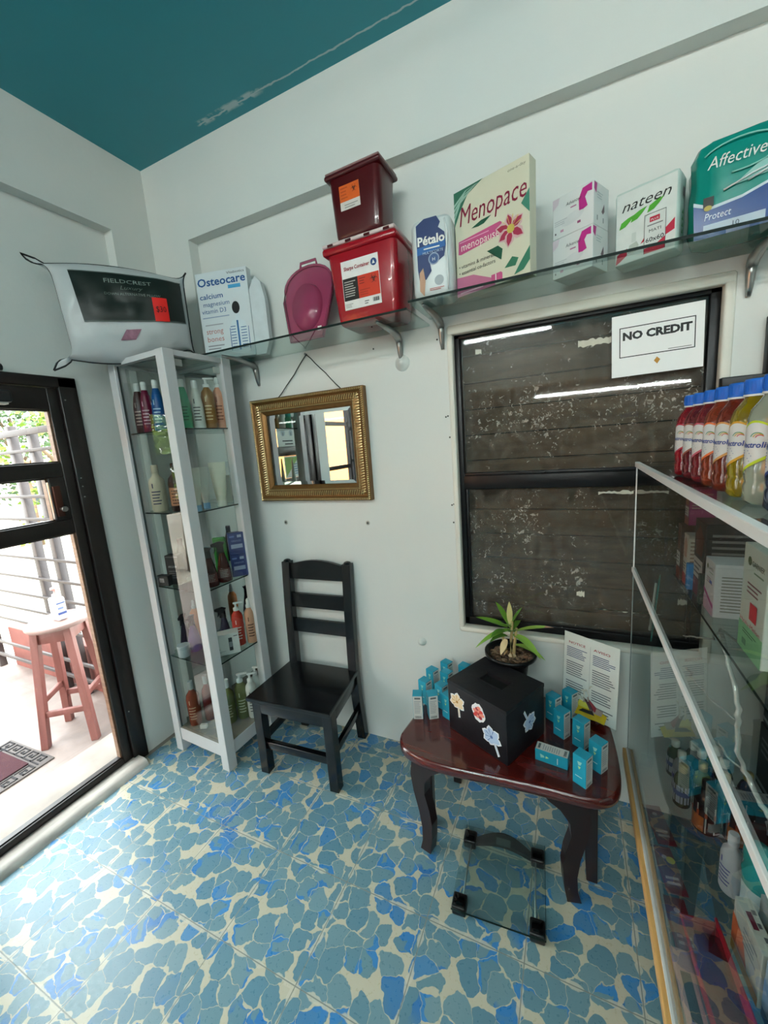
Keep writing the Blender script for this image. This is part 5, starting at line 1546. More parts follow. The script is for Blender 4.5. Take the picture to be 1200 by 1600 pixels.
# top with a slot, built as four strips plus walls
b.rbox(-w_, w_, -d_, d_, 0, BH - .012, M_BPAP, .004, 2)
for (x0, x1, y0, y1) in ((-w_, w_, -d_, sy0), (-w_, w_, sy1, d_), (-w_, sx0, sy0, sy1), (sx1, w_, sy0, sy1)):
    b.box(x0, x1, y0, y1, BH - .014, BH, M_BPAP)
b.build('box_body', t)
b = MB()
b.prism([(-.115, 0), (.04, 0), (.09, .0)], 0, 0, M_BPAP) if False else None
b.box(sx0, sx1, sy0, sy1, BH - .0125, BH - .0115, mk('#020202', .9))
b.box(sx0 - .004, sx1 + .004, sy1, sy1 + .006, BH, BH + .003, M_BPAP); b.box(sx0 - .004, sx1 + .004, sy0 - .006, sy0, BH, BH + .0015, M_BPAP)
b.build('slot_flap', t)
def flower(kind, M4, s, rot):
    b = MB()
    b.M = M4 @ Matrix.Rotation(R(rot), 4, 'Y')
    wh = mk('#dfe0e2', .45, 0, .02)
    if kind == 'rose':
        c1, c2, c3 = mk('#c9423c', .5), mk('#e08a78', .5), mk('#9a2c38', .5)
        b.poly([(s * (.5 + .06 * math.sin(a * 5)) * math.cos(a * .3142), s * (.62 + .05 * math.cos(a * 3)) * math.sin(a * .3142)) for a in range(20)], wh, .0008)
        rg = random.Random(4)
        for k in range(14):
            a = k * 2.4; r_ = s * .09 * math.sqrt(k + .3)
            cx, cz = r_ * math.cos(a), r_ * math.sin(a) * 1.15
            b.poly([(cx + s * .15 * math.cos(q * .785 + k), cz + s * .12 * math.sin(q * .785 + k)) for q in range(8)], (c1, c2, c3, c2)[k % 4], .0011 + .00008 * k)
    else:
        c1, c2 = (mk('#e0c9a4', .5), mk('#a9782c', .5)) if kind == 'cream' else (mk('#a9bcd6', .5), mk('#4f6a9c', .5))
        for ly, (sc, m1) in enumerate(((1.0, wh), (.86, c1))):
            for k, an in enumerate((95, 35, -25, 155, 205, 250)):
                a = R(an); L_ = s * (.62 if k < 5 else .5) * sc
                wd_ = s * .23 * sc
                def pt(f, g): return (math.cos(a) * L_ * f - math.sin(a) * wd_ * g, math.sin(a) * L_ * f + math.cos(a) * wd_ * g)
                b.poly([pt(0, .5), pt(.4, 1), pt(.75, .8), pt(1, 0), pt(.75, -.8), pt(.4, -1), pt(0, -.5)], m1, .0008 + .0003 * ly + .00004 * k)
            b.poly([(s * .02, -s * .1), (s * .16, -s * .1), (s * .34, -s * .9), (s * .20, -s * .98)] if ly == 0 else [(s * .06, -s * .1), (s * .13, -s * .1), (s * .29, -s * .86), (s * .24, -s * .9)], m1, .0009 + .0003 * ly)
        for k in range(5):
            a = R(60 + 40 * k)
            b.poly([(0, 0), (s * .42 * math.cos(a), s * .42 * math.sin(a)), (s * .38 * math.cos(a + .12), s * .38 * math.sin(a + .12))], c2, .0016)
        b.poly([(s * .09 * math.cos(q * .9), s * .09 * math.sin(q * .9)) for q in range(7)], c2, .0018)
    return b.build('flower_sticker', t)
def onface(w, z):      # w metres from the front corner along the left-hand face
    return Matrix.Translation((w_ - w, -d_ - .0002, z))
flower('cream', onface(.222, .138), .064, 8)
flower('rose', onface(.120, .146), .058, -8)
flower('blue', onface(.064, .080), .070, -10)
flower('blue', Matrix.Translation((w_ + .0002, 0, 0)) @ face_right(0) @ Matrix.Translation((-d_ + .135, 0, .105)), .066, 165)

# ---- plant
t = thing('potted_plant', 'small lucky bamboo plant in a black pot of brown pebbles behind the black box', 'plant', (-.232, 1.624, TZ))
M_POT = mk('#0f0f10', .3, 0, .1)
b = MB()
b.lathe([(.050, 0), (.053, .004), (.073, .200), (.088, .216), (.106, .219), (.106, .233), (.099, .233), (.090, .220), (.082, .195)], M_POT, 32, caps=False)
b.lathe([(.050, 0), (.0001, 0)], M_POT, 32, caps=False); b.build('pot', t)
b = MB(); b.lathe([(.0880, .205), (.0001, .209)], mk('#241a12', .9, 0, .4, 80, .8), 28, caps=False); b.build('soil', t)
b = MB(); rg = random.Random(11)
M_PEB = [mk(c, .4, 0, .25, 40) for c in ('#4a3526', '#6b5240', '#33241a', '#7a6450')]
for i in range(150):
    r_ = .084 * math.sqrt(rg.random()); a = rg.random() * 6.283; s_ = .0065 + rg.random() * .006
    M4 = Matrix.Translation((r_ * math.cos(a), r_ * math.sin(a), .208 + rg.random() * .004)) @ Matrix.Rotation(a * 3, 4, 'Z') @ Matrix.Diagonal((1.3, .9, .7, 1))
    b.lathe([(s_ * .5, -s_ * .8), (s_, -s_ * .2), (s_ * .9, s_ * .4), (s_ * .4, s_ * .85)], M_PEB[i % 4], 6, M4)
tag(b.build('pebbles', t), None, None, kind='stuff')
ZP = .030
M_LF = [mk('#6f9c34', .4, 0, .25, 12), mk('#93b850', .4, 0, .2, 12), mk('#4f7c2a', .4, 0, .2, 12)]
M_CANE = mk('#b09a6a', .5, 0, .25, 40)
b = MB()
for (x, y, h, dx) in ((0, 0, .165, .01), (-.018, .008, .12, -.02), (.012, -.006, .14, .015)):
    b.tube([(x, y, .172 + ZP), (x + dx * .4, y, .172 + ZP + h * .5), (x + dx, y, .172 + ZP + h)], [.0075, .0065, .005], M_CANE, 10)
b.build('cane', t)
b = MB()
def leaf(base, az, el, L_, wd, droop, m, tipbrown=False):
    base = Vector(base) + Vector((0, 0, ZP * .6)); a, e = R(az), R(el); wd *= 1.5; L_ *= 1.15
    d = Vector((math.cos(a) * math.cos(e), math.sin(a) * math.cos(e), math.sin(e)))
    side = Vector((-math.sin(a), math.cos(a), 0))
    n_ = 9; vs = []
    for i in range(n_ + 1):
        f = i / n_
        c = base + d * L_ * f + Vector((0, 0, -droop * f * f))
        w = wd * (math.sin(math.pi * min(1, f * .93 + .07)) ** .8) * (1 - .25 * f)
        up = Vector((0, 0, .25 * w))
        vs += [c - side * w + up, c, c + side * w + up]
    fs = []
    for i in range(n_):
        for k in range(2):
            fs.append((i * 3 + k, i * 3 + k + 1, i * 3 + 3 + k + 1, i * 3 + 3 + k))
    cut = int(n_ * .8) * 2
    b.add(vs, fs[:cut], m, True)
    b.add(vs, fs[cut:], mk('#b08a70', .6) if tipbrown else m, True)
for args in (((.008, 0, .30), -12, 28, .165, .014, .03, M_LF[1], True), ((.0, 0, .325), 165, 62, .115, .015, .02, M_LF[0]), ((-.01, 0, .32), 172, 14, .125, .015, .015, M_LF[0]), ((0, 0, .31), 200, -8, .130, .015, .06, M_LF[0]),
             ((.0, 0, .33), 100, 72, .085, .009, .0, mk('#b9b070', .5, 0, .2)), ((.01, 0, .29), -35, 8, .125, .015, .07, M_LF[1]), ((.015, 0, .245), -20, 14, .12, .012, .06, M_LF[1]), ((.0, 0, .33), 20, 60, .09, .010, .01, M_LF[2]),
             ((-.01, 0, .30), 230, 30, .09, .012, .05, M_LF[2]), ((.0, 0, .30), -70, 40, .10, .014, .03, M_LF[2]), ((.0, 0, .32), -110, 45, .09, .013, .03, M_LF[0]), ((-.01, .0, .28), -150, 20, .075, .013, .05, M_LF[2]), ((.0, .0, .30), 60, 40, .08, .012, .03, M_LF[2]), ((.01, 0, .31), 0, 75, .07, .008, .0, M_LF[1])):
    leaf(*args)
b.build('foliage', t)
b = MB()
leaf((-.015, -.01, .27), 250, -40, .055, .011, .01, mk('#c9b48c', .6, 0, .2))
leaf((-.01, -.012, .22), 190, -55, .05, .008, .0, mk('#a98f6a', .6, 0, .2)); leaf((.01, -.012, .22), -30, -60, .05, .006, .0, mk('#b39a78', .6, 0, .2)); leaf((.0, -.012, .21), -80, -65, .04, .006, .0, mk('#b39a78', .6, 0, .2))
b.build('dry_leaf', t)

# ---- little turquoise medicine boxes
M_AQ = mk('#1f8fa8', .35, 0, .05)
M_BXW = mk('#c3c2bd', .45, 0, .03)
def med_box():
    t = thing('medicine_box', 'x', 'box')
    w, d, h = .044, .040, .106
    b = MB(); b.rbox(-w / 2, w / 2, -d / 2, d / 2, 0, h, M_AQ, .0010, 1, smooth=False); b.build('carton', t)
    b = MB()
    b.M = RT(w); b.quad(-d / 2 + .001, d / 2 - .001, .001, h - .002, M_BXW, .0005); b.quad(-d * .3, d * .3, h * .86, h * .93, mk('#4f5658'), .0010); b.lines(-d * .36, d * .36, h * .25, h * .8, 8, mk('#8d9296'), .0010)
    for i in range(9):
        b.quad(-d * .34 + i * .0030, -d * .34 + i * .0030 + .0012 + .0007 * (i % 2), h * .05, h * .14, mk('#3a3d40'), .0010)
    b.build('side_panel', t)
    b = MB()
    b.M = FR(d); k_ = mk('#8fc4bc'); b.poly([(-w * .15, h * .82), (w * .2, h * .84), (w * .1, h * .72), (-w * .05, h * .70)], k_, .0008); b.poly([(-w * .1, h * .67), (w * .12, h * .66), (w * .0, h * .56)], mk('#a9c98a'), .0008)
    b.lines(-w * .3, w * .25, h * .28, h * .34, 1, mk('#d0dcdc'), .0008)
    b.build('printing', t)
    return t
def copy_tree(o, parent=None):
    c = o.copy(); COL.objects.link(c)
    if parent is not None: c.parent = parent
    for ch in [q for q in bpy.data.objects if q.parent == o]:
        copy_tree(ch, c)
    return c
proto = med_box()
GM = 'turquoise medicine boxes on the small table'
spots = [
    (-.578, 1.400, -72, 'white-sided medicine box nearest the left edge of the small table', 1),
    (-.522, 1.420, -58, 'white-sided medicine box beside the leftmost one on the small table', 1),
    (-.580, 1.500, -22, 'turquoise medicine box behind the leftmost white-sided one', 0),
    (-.503, 1.492, -25, 'turquoise medicine box behind the second white-sided one, left of the black box', 0),
    (-.575, 1.590, -24, 'turquoise medicine box in the third row back at the left end of the table', 0),
    (-.530, 1.668, -24, 'turquoise medicine box farthest back against the wall at the left end', 0),
    (-.508, 1.590, -20, 'turquoise medicine box in the third row back, close to the black box', 0),
    (-.455, 1.437, -28, 'turquoise medicine box half hidden by the left edge of the black box', 0),
    (-.445, 1.668, -18, 'turquoise medicine box by the wall just left of the flower pot', 0),
    (-.062, 1.560, -35, 'turquoise medicine box touching the right side of the black box', 0),
    (-.003, 1.610, -36, 'turquoise medicine box at the back, in front of the notice sheet', 0),
    (-.030, 1.478, -34, 'turquoise medicine box in the middle row right of the black box', 0),
    (.035, 1.445, -32, 'turquoise medicine box between the snack pouch and the front pair', 0),
    (.085, 1.352, -34, 'turquoise medicine box at the right edge of the small table', 0),
    (.036, 1.272, -30, 'brightest turquoise medicine box, nearest the front edge of the table', 0),
]
for i, (x, y, rz, lb, wf) in enumerate(spots):
    o = proto if i == 0 else copy_tree(proto)
    o.location = (x, y, TZ); o.rotation_euler = (0, 0, R(rz)); o['label'] = lb; o['group'] = GM
o = copy_tree(proto); o.location = (-.018, 1.318, TZ + .020); o.rotation_euler = (R(0), R(-90), R(-8)); o['label'] = 'turquoise medicine box lying on its side behind the front box'; o['group'] = GM
o.location = (-.005, 1.325, TZ + .022)
# ---- snack pouches and white hair clip
def pouch(name, label, x, y, z, rz, w, h, c1, c2, tilt, cat='pouch'):
    t = thing(name, label, cat, (x, y, z)); t.rotation_euler = (R(tilt), 0, R(rz))
    b = MB(); rg = random.Random(int(w * 1000))
    for sd in (1, -1):
        def fn(u, v, sd=sd):
            e = (1 - abs(2 * u - 1) ** 3) * (1 - abs(2 * v - 1) ** 3)
            uu_ = u if sd > 0 else 1 - u
            return ((uu_ - .5) * w, -sd * .010 * e + .002 * math.sin(14 * uu_ + 9 * v), v * h)
        b.grid(fn, 14, 12, mk(c1, .25, 0, .1), smooth=True)
    b.build('pouch_body', t)
    b = MB(); b.M = Matrix.Translation((0, -.0125, 0)); b.quad(-w * .4, w * .05, h * .3, h * .75, mk(c2, .35)); b.quad(w * .1, w * .38, h * .2, h * .5, mk('#8b7f78', .4)); b.poly([(-w * .3, h * .1), (w * .2, h * .12), (w * .1, h * .26), (-w * .2, h * .24)], mk('#22201e', .4), .0012); b.build('printing', t)
    return t
pouch('snack_pouch', 'yellow printed pouch lying at the right end of the small table', .060, 1.575, TZ + .022, 118 - 180 + 40, .120, .100, '#b8a022', '#c0b84a', -62)
pouch('snack_pouch', 'dark red and grey printed pouch propped beside the yellow one on the table', .118, 1.580, TZ + .012, 34, .070, .130, '#4a3338', '#7a2c34', -50)
t = thing('hair_clip', 'white plastic claw hair clip on top of the yellow pouch', 'hair clip', (.072, 1.628, TZ + .066), 20)
b = MB()
for s_ in (-1, 1):
    for k in range(5):
        x = -.028 + .014 * k
        b.tube([(x, 0, .045), (x * 1.1, s_ * .016, .036), (x * 1.15, s_ * .018, .015), (x * 1.05, s_ * .006, .0)], .0026, mk('#c3bfb2', .35), 6)
b.tube([(-.034, 0, .045), (.034, 0, .045)], .004, mk('#c3bfb2', .35), 8)
b.build('clip_teeth', t)
b = MB()
for s_ in (-1, 1):
    b.tube([(-.006, 0, .045), (-.008, s_ * .014, .070), (.008, s_ * .014, .070), (.006, 0, .045)], .003, mk('#c3bfb2', .35), 6)
b.build('clip_grip', t)
# ---- notice in acrylic
def deco_notice(d):
    rd = mk('#b03040', .5); ink = mk('#6a6d78', .55); bl = mk('#3a4a7a', .5)
    d.text('NOTICE', -.088, .118, .014, rd, .0010, width=.068, bold=.01); d.text('AVISO', .012, .118, .014, rd, .0010, width=.062, bold=.01)
    d.quad(-.0010, .0002, -.15, .13, mk('#a9abb2'), .0008)
    for (x0, x1, sd) in ((-.095, -.010, 1), (.010, .095, 2)):
        d.lines(x0, x1, .060, .105, 6, bl, .0008, seed=sd); d.lines(x0, x1, -.02, .045, 7, ink, .0008, seed=sd + 4); d.lines(x0, x1, -.09, -.04, 5, ink, .0008, seed=sd + 9); d.lines(x0, x1, -.14, -.105, 3, ink, .0008, seed=sd + 12)
nl, nr = Vector((-.027, 1.672)), Vector((.160, 1.568))
mid = (nl + nr) / 2
ang = math.atan2(nr.y - nl.y, nr.x - nl.x)
o = sheet('notice_sign', 'white two-column notice sheet headed NOTICE/AVISO standing against the wall behind the snack pouch', 'sign', Matrix.Translation((mid.x, mid.y, TZ + .166)) @ Matrix.Rotation(ang, 4, 'Z') @ Matrix.Rotation(R(-3), 4, 'X'), .214, .325, deco_notice)
b = MB()
b.box(-.109, .109, -.0035, -.0015, -.165, .166, M_GLASS); b.box(-.05, .05, -.03, .05, -.1655, -.1635, M_GLASS)
b.build('acrylic_holder', o)

# ================================================================ GLASS BATHROOM SCALE
t = thing('bathroom_scale', 'clear glass bathroom scale with black feet and curved black display on the tiled floor', 'scale', (-.226, 1.215, 0), 4)
b = MB()
b.rbox(-.150, .150, -.150, .165, .024, .030, glass('scale_glass', (.80, .87, .86), milk=.02), .002); b.build('glass_plate', t)
b = MB()
b.box(-.150, .150, -.1512, -.150, .024, .030, M_EDGE); b.box(.150, .1512, -.15, .165, .024, .030, M_EDGE); b.build('plate_edge', t)
M_RUB = mk('#0b0b0c', .3, 0, .1)
for x in (-.125, .125):
    for y in (-.122, .118):
        b = MB(); b.rbox(x - .024, x + .024, y - .026, y + .026, 0, .036, M_RUB, .006, 2); b.rbox(x - .017, x + .017, y - .018, y + .018, .036, .0372, mk('#050506', .12), .0005, 1); b.build('foot_pad', t)
b = MB()
arc_o = [(-.105 + .21 * k / 12, .128 + .048 * math.sin(math.pi * k / 12)) for k in range(13)]
arc_i = [(.105 - .21 * k / 12, .104 + .022 * math.sin(math.pi * k / 12)) for k in range(13)]
al = arc_o + arc_i
n = len(al)
b.add([(x, y, z) for z in (.008, .023) for x, y in al], [list(range(n)), list(range(n, 2 * n))[::-1]] + [(i, n + i, n + (i + 1) % n, (i + 1) % n) for i in range(n)], mk('#1a1d1f', .3))
b.build('display_housing', t)
b = MB(); b.quad(-.026, .026, -.0, .0, M_RUB) if False else b.box(-.027, .027, .122, .152, .0231, .0238, mk('#5a625f', .2)); b.build('display', t)
b = MB()
for x in (-.118, .118):
    b.tube([(x, -.10, .021), (x, .10, .021)], .003, mk('#a9b0ae', .3, .6), 6)
b.build('sensor_wire', t)

# ================================================================ GLASS COUNTER CASE
KX0, KX1, KY0, KY1 = .209, .80, .02, 1.69
KB, KT, KM = .304, 1.462, 1.064
t = thing('display_case', 'large glass display case with white edge strips on a pine base along the right side', 'display case', ((KX0 + KX1) / 2, .85, 0))
T0 = Matrix.Translation((-(KX0 + KX1) / 2, -.85, 0))
b = MB(); b.M = T0; b.box(KX0 + .002, KX0 + .008, KY0, KY1, KB, KT - .008, M_CASEGLASS); b.build('front_pane', t)
b = MB(); b.M = T0; b.box(KX0 + .008, KX1, KY1 - .006, KY1, KB, KT - .008, M_CASEGLASS); b.build('end_pane', t)
b = MB(); b.M = T0; b.box(KX0 + .002, KX1, KY0, KY1, KT - .008, KT, M_CASEGLASS); b.build('top_pane', t)
b = MB(); b.M = T0; b.box(KX0 + .01, KX1, KY0, KY1 - .01, KB - .004, KB + .003, M_CASESHELF); b.build('bottom_pane', t)
b = MB(); b.M = T0; b.box(KX0 + .120, KX1 - .02, KY0, KY1 - .03, KM - .006, KM, M_CASESHELF); b.box(KX0 + .1188, KX0 + .120, KY0, KY1 - .03, KM - .006, KM, M_EDGE); b.build('middle_shelf', t)
b = MB(); b.M = T0; b.rbox(KX0 - .004, KX0 + .002, KY0, KY1 + .002, KT - .016, KT + .001, M_WHITE, .001, 1, smooth=False); b.rbox(KX0 - .004, KX0 + .010, KY0, KY1 + .002, KT, KT + .002, M_WHITE, .0008, 1, smooth=False); b.build('edge_strip', t)
b = MB(); b.M = T0; b.rbox(KX0 - .004, KX0 + .002, KY0, KY1 + .002, KM - .010, KM + .007, M_WHITE, .001, 1, smooth=False); b.build('edge_strip', t)
b = MB(); b.M = T0; b.box(KX0, KX0 + .0035, KY1 - .006, KY1 + .0015, KM, KT - .01, M_WHITE); b.box(KX0 + .0005, KX0 + .003, KY1 - .006, KY1 + .001, KB, KM, mk('#7f8684', .3)); b.build('corner_seal', t)
b = MB(); b.M = T0
b.rbox(KX0 - .016, KX0 + .008, KY0, KY1, KB - .040, KB - .004, M_PINE, .003); b.rbox(KX0 - .004, KX0 + .030, KY0, KY1, KB - .006, KB + .0, mk('#c4c4c0', .4), .001)
b.rbox(KX1 - .02, KX1, KY0, KY1, KB - .040, KB - .004, M_PINE, .003)
for y in (KY0 + .02, .55):
    b.rbox(KX0 + .06, KX1, y, y + .03, KB - .040, KB - .005, M_PINE, .003)
b.build('base_rail', t)
b = MB(); b.M = T0
b.rbox(KX0 + .008, KX0 + .012, KY0, KY1 - .02, KB + .0, KB + .016, mk('#b9bab7', .3, .4), .001); b.rbox(KX0 + .020, KX0 + .024, KY0, KY1 - .02, KB + .0, KB + .016, mk('#b9bab7', .3, .4), .001); b.build('sliding_track', t)
for (x, y) in ((KX1 - .06, KY1 - .08), (KX0 + .10, KY0 + .03), (KX1 - .06, KY0 + .03)):
    b = MB(); b.M = T0; b.rbox(x, x + .05, y, y + .05, 0, KB - .04, M_PINE, .004); b.build('leg', t)
b = MB(); b.M = T0; b.rbox(KX1 - .02, KX1, KY0, KY1, KB, KT, mk('#b9bcbc', .5), .002); b.build('rear_post', t) if False else None

# ---- drinks on top
def drink(label, x, y, col, body_alpha, accent, z=KT + .0025, group='bottled electrolyte drinks in a row on the glass case'):
    t = thing('drink_bottle', label, 'bottle', (x, y, z), -62, group); t.scale = (1, 1, .92)
    m = mk(col, .12, 0, .05, trans=.55, coat=.4)
    b = MB()
    b.lathe([(.028, 0), (.0335, .006), (.0335, .030), (.0315, .036), (.0335, .042), (.0335, .060), (.0325, .064), (.0325, .125), (.0335, .130), (.0335, .140), (.030, .155), (.022, .168), (.0170, .176), (.0165, .184)], m, 24); b.build('bottle_body', t)
    b = MB(); bl = mk('#1f5fb8', .35, 0, .05)
    b.lathe([(.0185, .182), (.0190, .185), (.0190, .205), (.0175, .209), (.0001, .209)], bl, 24, caps=False)
    for k in range(24):
        a = k * R(15); b.box(-.0007, .0007, .0185, .0197, .187, .204, bl, M=Matrix.Rotation(a, 4, 'Z'))
    b.build('cap', t)
    b = MB(); b.lathe([(.0192, .179), (.0192, .1825)], M_PRW, 20); b.build('cap_ring', t)
    b = MB()
    lm = mk('#d0cdcb', .35, 0, .02)
    def cyl(px_, z_, off):
        a = px_ / .0335
        return ((.0335 + off) * math.sin(a), -(.0335 + off) * math.cos(a), z_)
    N_ = 12
    def strip(f0, f1, m, off):
        vs = []
        for i in range(N_ + 1):
            u = -.030 + .060 * i / N_
            vs += [cyl(u, f0(u), off), cyl(u, f1(u), off)]
        b.add(vs, [(2 * i, 2 * i + 2, 2 * i + 3, 2 * i + 1) for i in range(N_)], m, True)
    arc_ = lambda u: .112 + .022 * math.cos(u / .030 * 1.4)
    lowr = lambda u: .052 + (u + .030) * .62
    strip(lowr, arc_, lm, .0004)
    strip(lambda u: lowr(u) - .005, lambda u: lowr(u) + .0003, mk(accent, .35), .0006)
    strip(arc_, lambda u: arc_(u) + .0035, mk(accent, .35), .0006)
    def ctext(s_, x0, z0, wd, hv, m, off=.0010, shear=.15):
        vs, fs, w_ = text_mesh(s_, .02)
        b.add([cyl(x0 + wd * (q + shear * r_) / w_, z0 + hv * r_, off) for q, r_ in vs], fs, m)
    ctext('electrolit', -.026, .094, .046, .013, mk('#2a3f8c', .4))
    for k, (c_, a0) in enumerate((('#3f8a5a', 0), ('#c9a030', .5), ('#c03a4a', 1.0))):
        vs = []
        for i in range(7):
            a = R(160 - 120 * i / 6)
            for r_ in (.0095 - .002 * k, .0108 - .002 * k):
                vs.append(cyl(.004 + r_ * math.cos(a) + .002 * k, .108 + r_ * math.sin(a), .0010))
        b.add(vs, [(2 * i, 2 * i + 2, 2 * i + 3, 2 * i + 1) for i in range(6)], mk(c_, .4))
    for k in range(6):
        u0, u1, zz = -.024, -.008 + .003 * (k % 3), .088 - k * .0042
        if zz > lowr(u0) + .003:
            b.add([cyl(u0, zz, .0010), cyl(u1 if zz > lowr(u1) else u0 + .008, zz, .0010), cyl(u1 if zz > lowr(u1) else u0 + .008, zz + .0014, .0010), cyl(u0, zz + .0014, .0010)], [(0, 1, 2, 3)], mk('#6a72a0', .5))
    b.build('printed_label', t)
    return t
for i, (x, y, c, ac, lb) in enumerate((
        (.268, 1.232, '#a31226', '#a8203a', 'farthest bright red drink bottle at the window end of the row on the glass case'),
        (.270, 1.160, '#7c1826', '#8a4a3a', 'second drink bottle from the window end, deep cherry red'),
        (.272, 1.088, '#8a1c26', '#b04a5a', 'third drink bottle from the window end, dark red with pink-edged label'),
        (.273, 1.016, '#a33a14', '#d8662a', 'fourth drink bottle from the window end, orange red with orange-edged label'),
        (.274, .944, '#8a2c12', '#c98a4a', 'fifth drink bottle from the window end, brownish red'),
        (.275, .872, '#a38a08', '#d0982a', 'golden yellow drink bottle with amber-edged label on the glass case'),
        (.276, .800, '#b4b8a4', '#b4c41c', 'nearly colourless drink bottle with lime-edged label on the glass case'),
        (.278, .726, '#3a3f56', '#23306a', 'dark greyish blue drink bottle at the near end of the row'))):
    drink(lb, x, y, c, 1, ac)
def d_cream(p, w, d, h):
    p.M = FR(d); p.quad(-w / 2, w / 2, h * .955, h * .965, mk('#3a3a34')); p.text('CREAM OF OATMEAL', -w * .40, h * .87, .014, mk('#2f3a4a'), width=w * .5)
carton('food_box', 'pale cream box with dark lettering standing behind the row of drink bottles', (.590, 1.46, KT + .002), .340, .12, .205, 0, '#b5b39c', d_cream)

# ---- black metal rack on the wall at the right
t = thing('metal_rack', 'black metal rack frame fixed on the wall at the right of the window', 'rack', (.70, YB, 1.60))
b = MB(); b.rbox(-.26, .45, -.035, -.002, .085, .125, M_IRON, .003); b.build('cross_bar', t)
b = MB(); b.rbox(-.150, -.115, -.035, -.002, .125, .300, M_IRON, .003); b.build('upright', t)

# ---- goods on the middle shelf of the case
def d_gar(title, c1, c2, seed):
    def f(p, w, d, h):
        p.M = LF(w)
        p.poly([(d * .5 * math.cos(R(a)) * .16 - d * .22, h * .86 + d * .08 * math.sin(R(a))) for a in range(0, 360, 30)], mk('#4a5a2c'), .0008)
        p.text('GARNIER', -d * .12, h * .83, h * .07, mk('#3f4a34'), .0010, width=d * .5)
        p.lines(-d * .02, d * .38, h * .76, h * .80, 1, mk('#8a9a80'), .0008)
        p.lines(-d * .25, d * .35, h * .56, h * .68, 3, mk('#8b5a60'), .0008, seed=seed)
        p.poly([(-d * .5, 0), (-d * .5, h * .26), (d * .5, h * .26), (d * .5, 0)], mk(c2), .0005)
        if seed == 1:
            p.quad(-d * .08, d * .22, h * .34, h * .50, mk('#c9303c'), .0008); p.text('Hyalu-Melon', -d * .45, h * .265, h * .06, mk('#c0505a'), .0012, width=d * .85)
            p.lines(-d * .3, d * .3, h * .17, h * .22, 2, mk('#3f6a4a'), .0009); p.quad(-d * .3, -d * .12, h * .06, h * .12, mk('#5a8a6a'), .0009)
        else:
            p.poly([(-d * .5, h * .42), (d * .5, h * .22), (d * .5, h * .15), (-d * .5, h * .34)], mk(c1), .0009); p.quad(d * .05, d * .3, h * .58, h * .64, mk('#3a5aa8'), .0012)
        p.M = FR(d); p.lines(-w * .35, w * .3, h * .1, h * .8, 12, mk('#8a857c'), .0008, seed=seed)
    return f
carton('hair_colour_box', 'tall white and green cosmetics box with a red square, nearest on the middle case shelf', (.400, 1.090, KM), .075, .130, .250, 0, '#cfd2c6', d_gar('a', '#c9303c', '#86bf8e', 1))
carton('hair_colour_box', 'white and pink cosmetics box on the middle case shelf left of the green one', (.398, 1.335, KM), .100, .085, .150, 0, '#cdc9c8', d_gar('b', '#a83a7c', '#c9a4b8', 2))
def d_dye(c1, c2, kk):
    def f(p, w, d, h):
        p.M = LF(w)
        p.quad(-d * .5, d * .5, h * .0, h * .22, mk(c1), .0006); p.quad(-d * .46, d * .40, h * .24, h * .50, mk('#b9b4ac'), .0007); p.lines(-d * .4, d * .3, h * .28, h * .46, 3, mk('#5f5a58'), .0011)
        p.poly([(-d * .3, h * .55), (d * .3, h * .55), (d * .4, h * .8), (0, h * .95), (-d * .4, h * .8)], mk(c2), .0006)
        p.M = FR(d); p.lines(-w * .4, w * .4, h * .45, h * .9, 6, mk('#6a6662' if kk else '#8a7a6a'), .0008)
    return f
carton('hair_dye_box', 'large dark hair dye box with a pale text panel on the middle case shelf', (.430, 1.455, KM), .160, .105, .235, 0, '#20191a', d_dye('#6a1c38', '#5a2c20', 1))
b = None
carton('hair_dye_box', 'slim white and red hair dye box on the middle case shelf', (.372, 1.560, KM), .065, .050, .170, 0, '#bdb6aa', d_dye('#a32c30', '#b48a7a', 0))
carton('hair_dye_box', 'brown hair dye box with white panel at the window end of the middle case shelf', (.368, 1.618, KM), .070, .050, .190, 0, '#3a241a', d_dye('#7a3028', '#5a3626', 0))
carton('hair_dye_box', 'pink and brown hair dye box stacked high at the window end of the middle shelf', (.385, 1.618, KM + .1905), .070, .050, .120, 0, '#7a2c54', d_dye('#8a4a3a', '#8a5a3a', 0))
t = thing('blue_pack', 'small bright blue cosmetics pack squeezed between the dye boxes on the middle case shelf', 'pack', (.352, 1.512, KM), 0)
b = MB(); b.rbox(-.018, .018, -.012, .012, 0, .085, mk('#2f7fc0', .25, 0, .1), .003); b.build('pack_body', t)
carton('cosmetics_box', 'small dark green box beside the white and pink box on the middle case shelf', (.358, 1.392, KM), .040, .018, .090, 0, '#2a3a34')
# toothbrush pack hanging on the front glass
t = thing('toothbrush_pack', 'teal toothbrush blister pack standing just inside the window end of the case', 'toothbrush pack', (.262, 1.600, .835), 0)
t.rotation_euler = (R(4), 0, R(78))
b = MB(); b.rbox(-.028, .028, -.002, .002, 0, .235, mk('#2c7f74', .35, 0, .1), .0015); b.build('card', t)
b = MB(); b.rbox(-.012, .012, .002, .014, .02, .225, M_PLAST, .005, 2); b.build('blister', t)
b = MB(); b.tube([(0, .008, .03), (.002, .008, .12), (-.001, .008, .21)], [.005, .004, .0035], mk('#c9ccc6', .4), 8); b.build('toothbrush', t)
t = thing('hook_strip', 'narrow clear display strip holding the toothbrush pack in the case', 'display strip', (.268, 1.630, KB + .003), 78)
b = MB(); b.rbox(-.012, .012, -.004, -.001, 0, .54, M_PLAST, .001); b.rbox(-.03, .03, -.02, .02, 0, .003, M_PLAST, .001); b.build('strip', t)

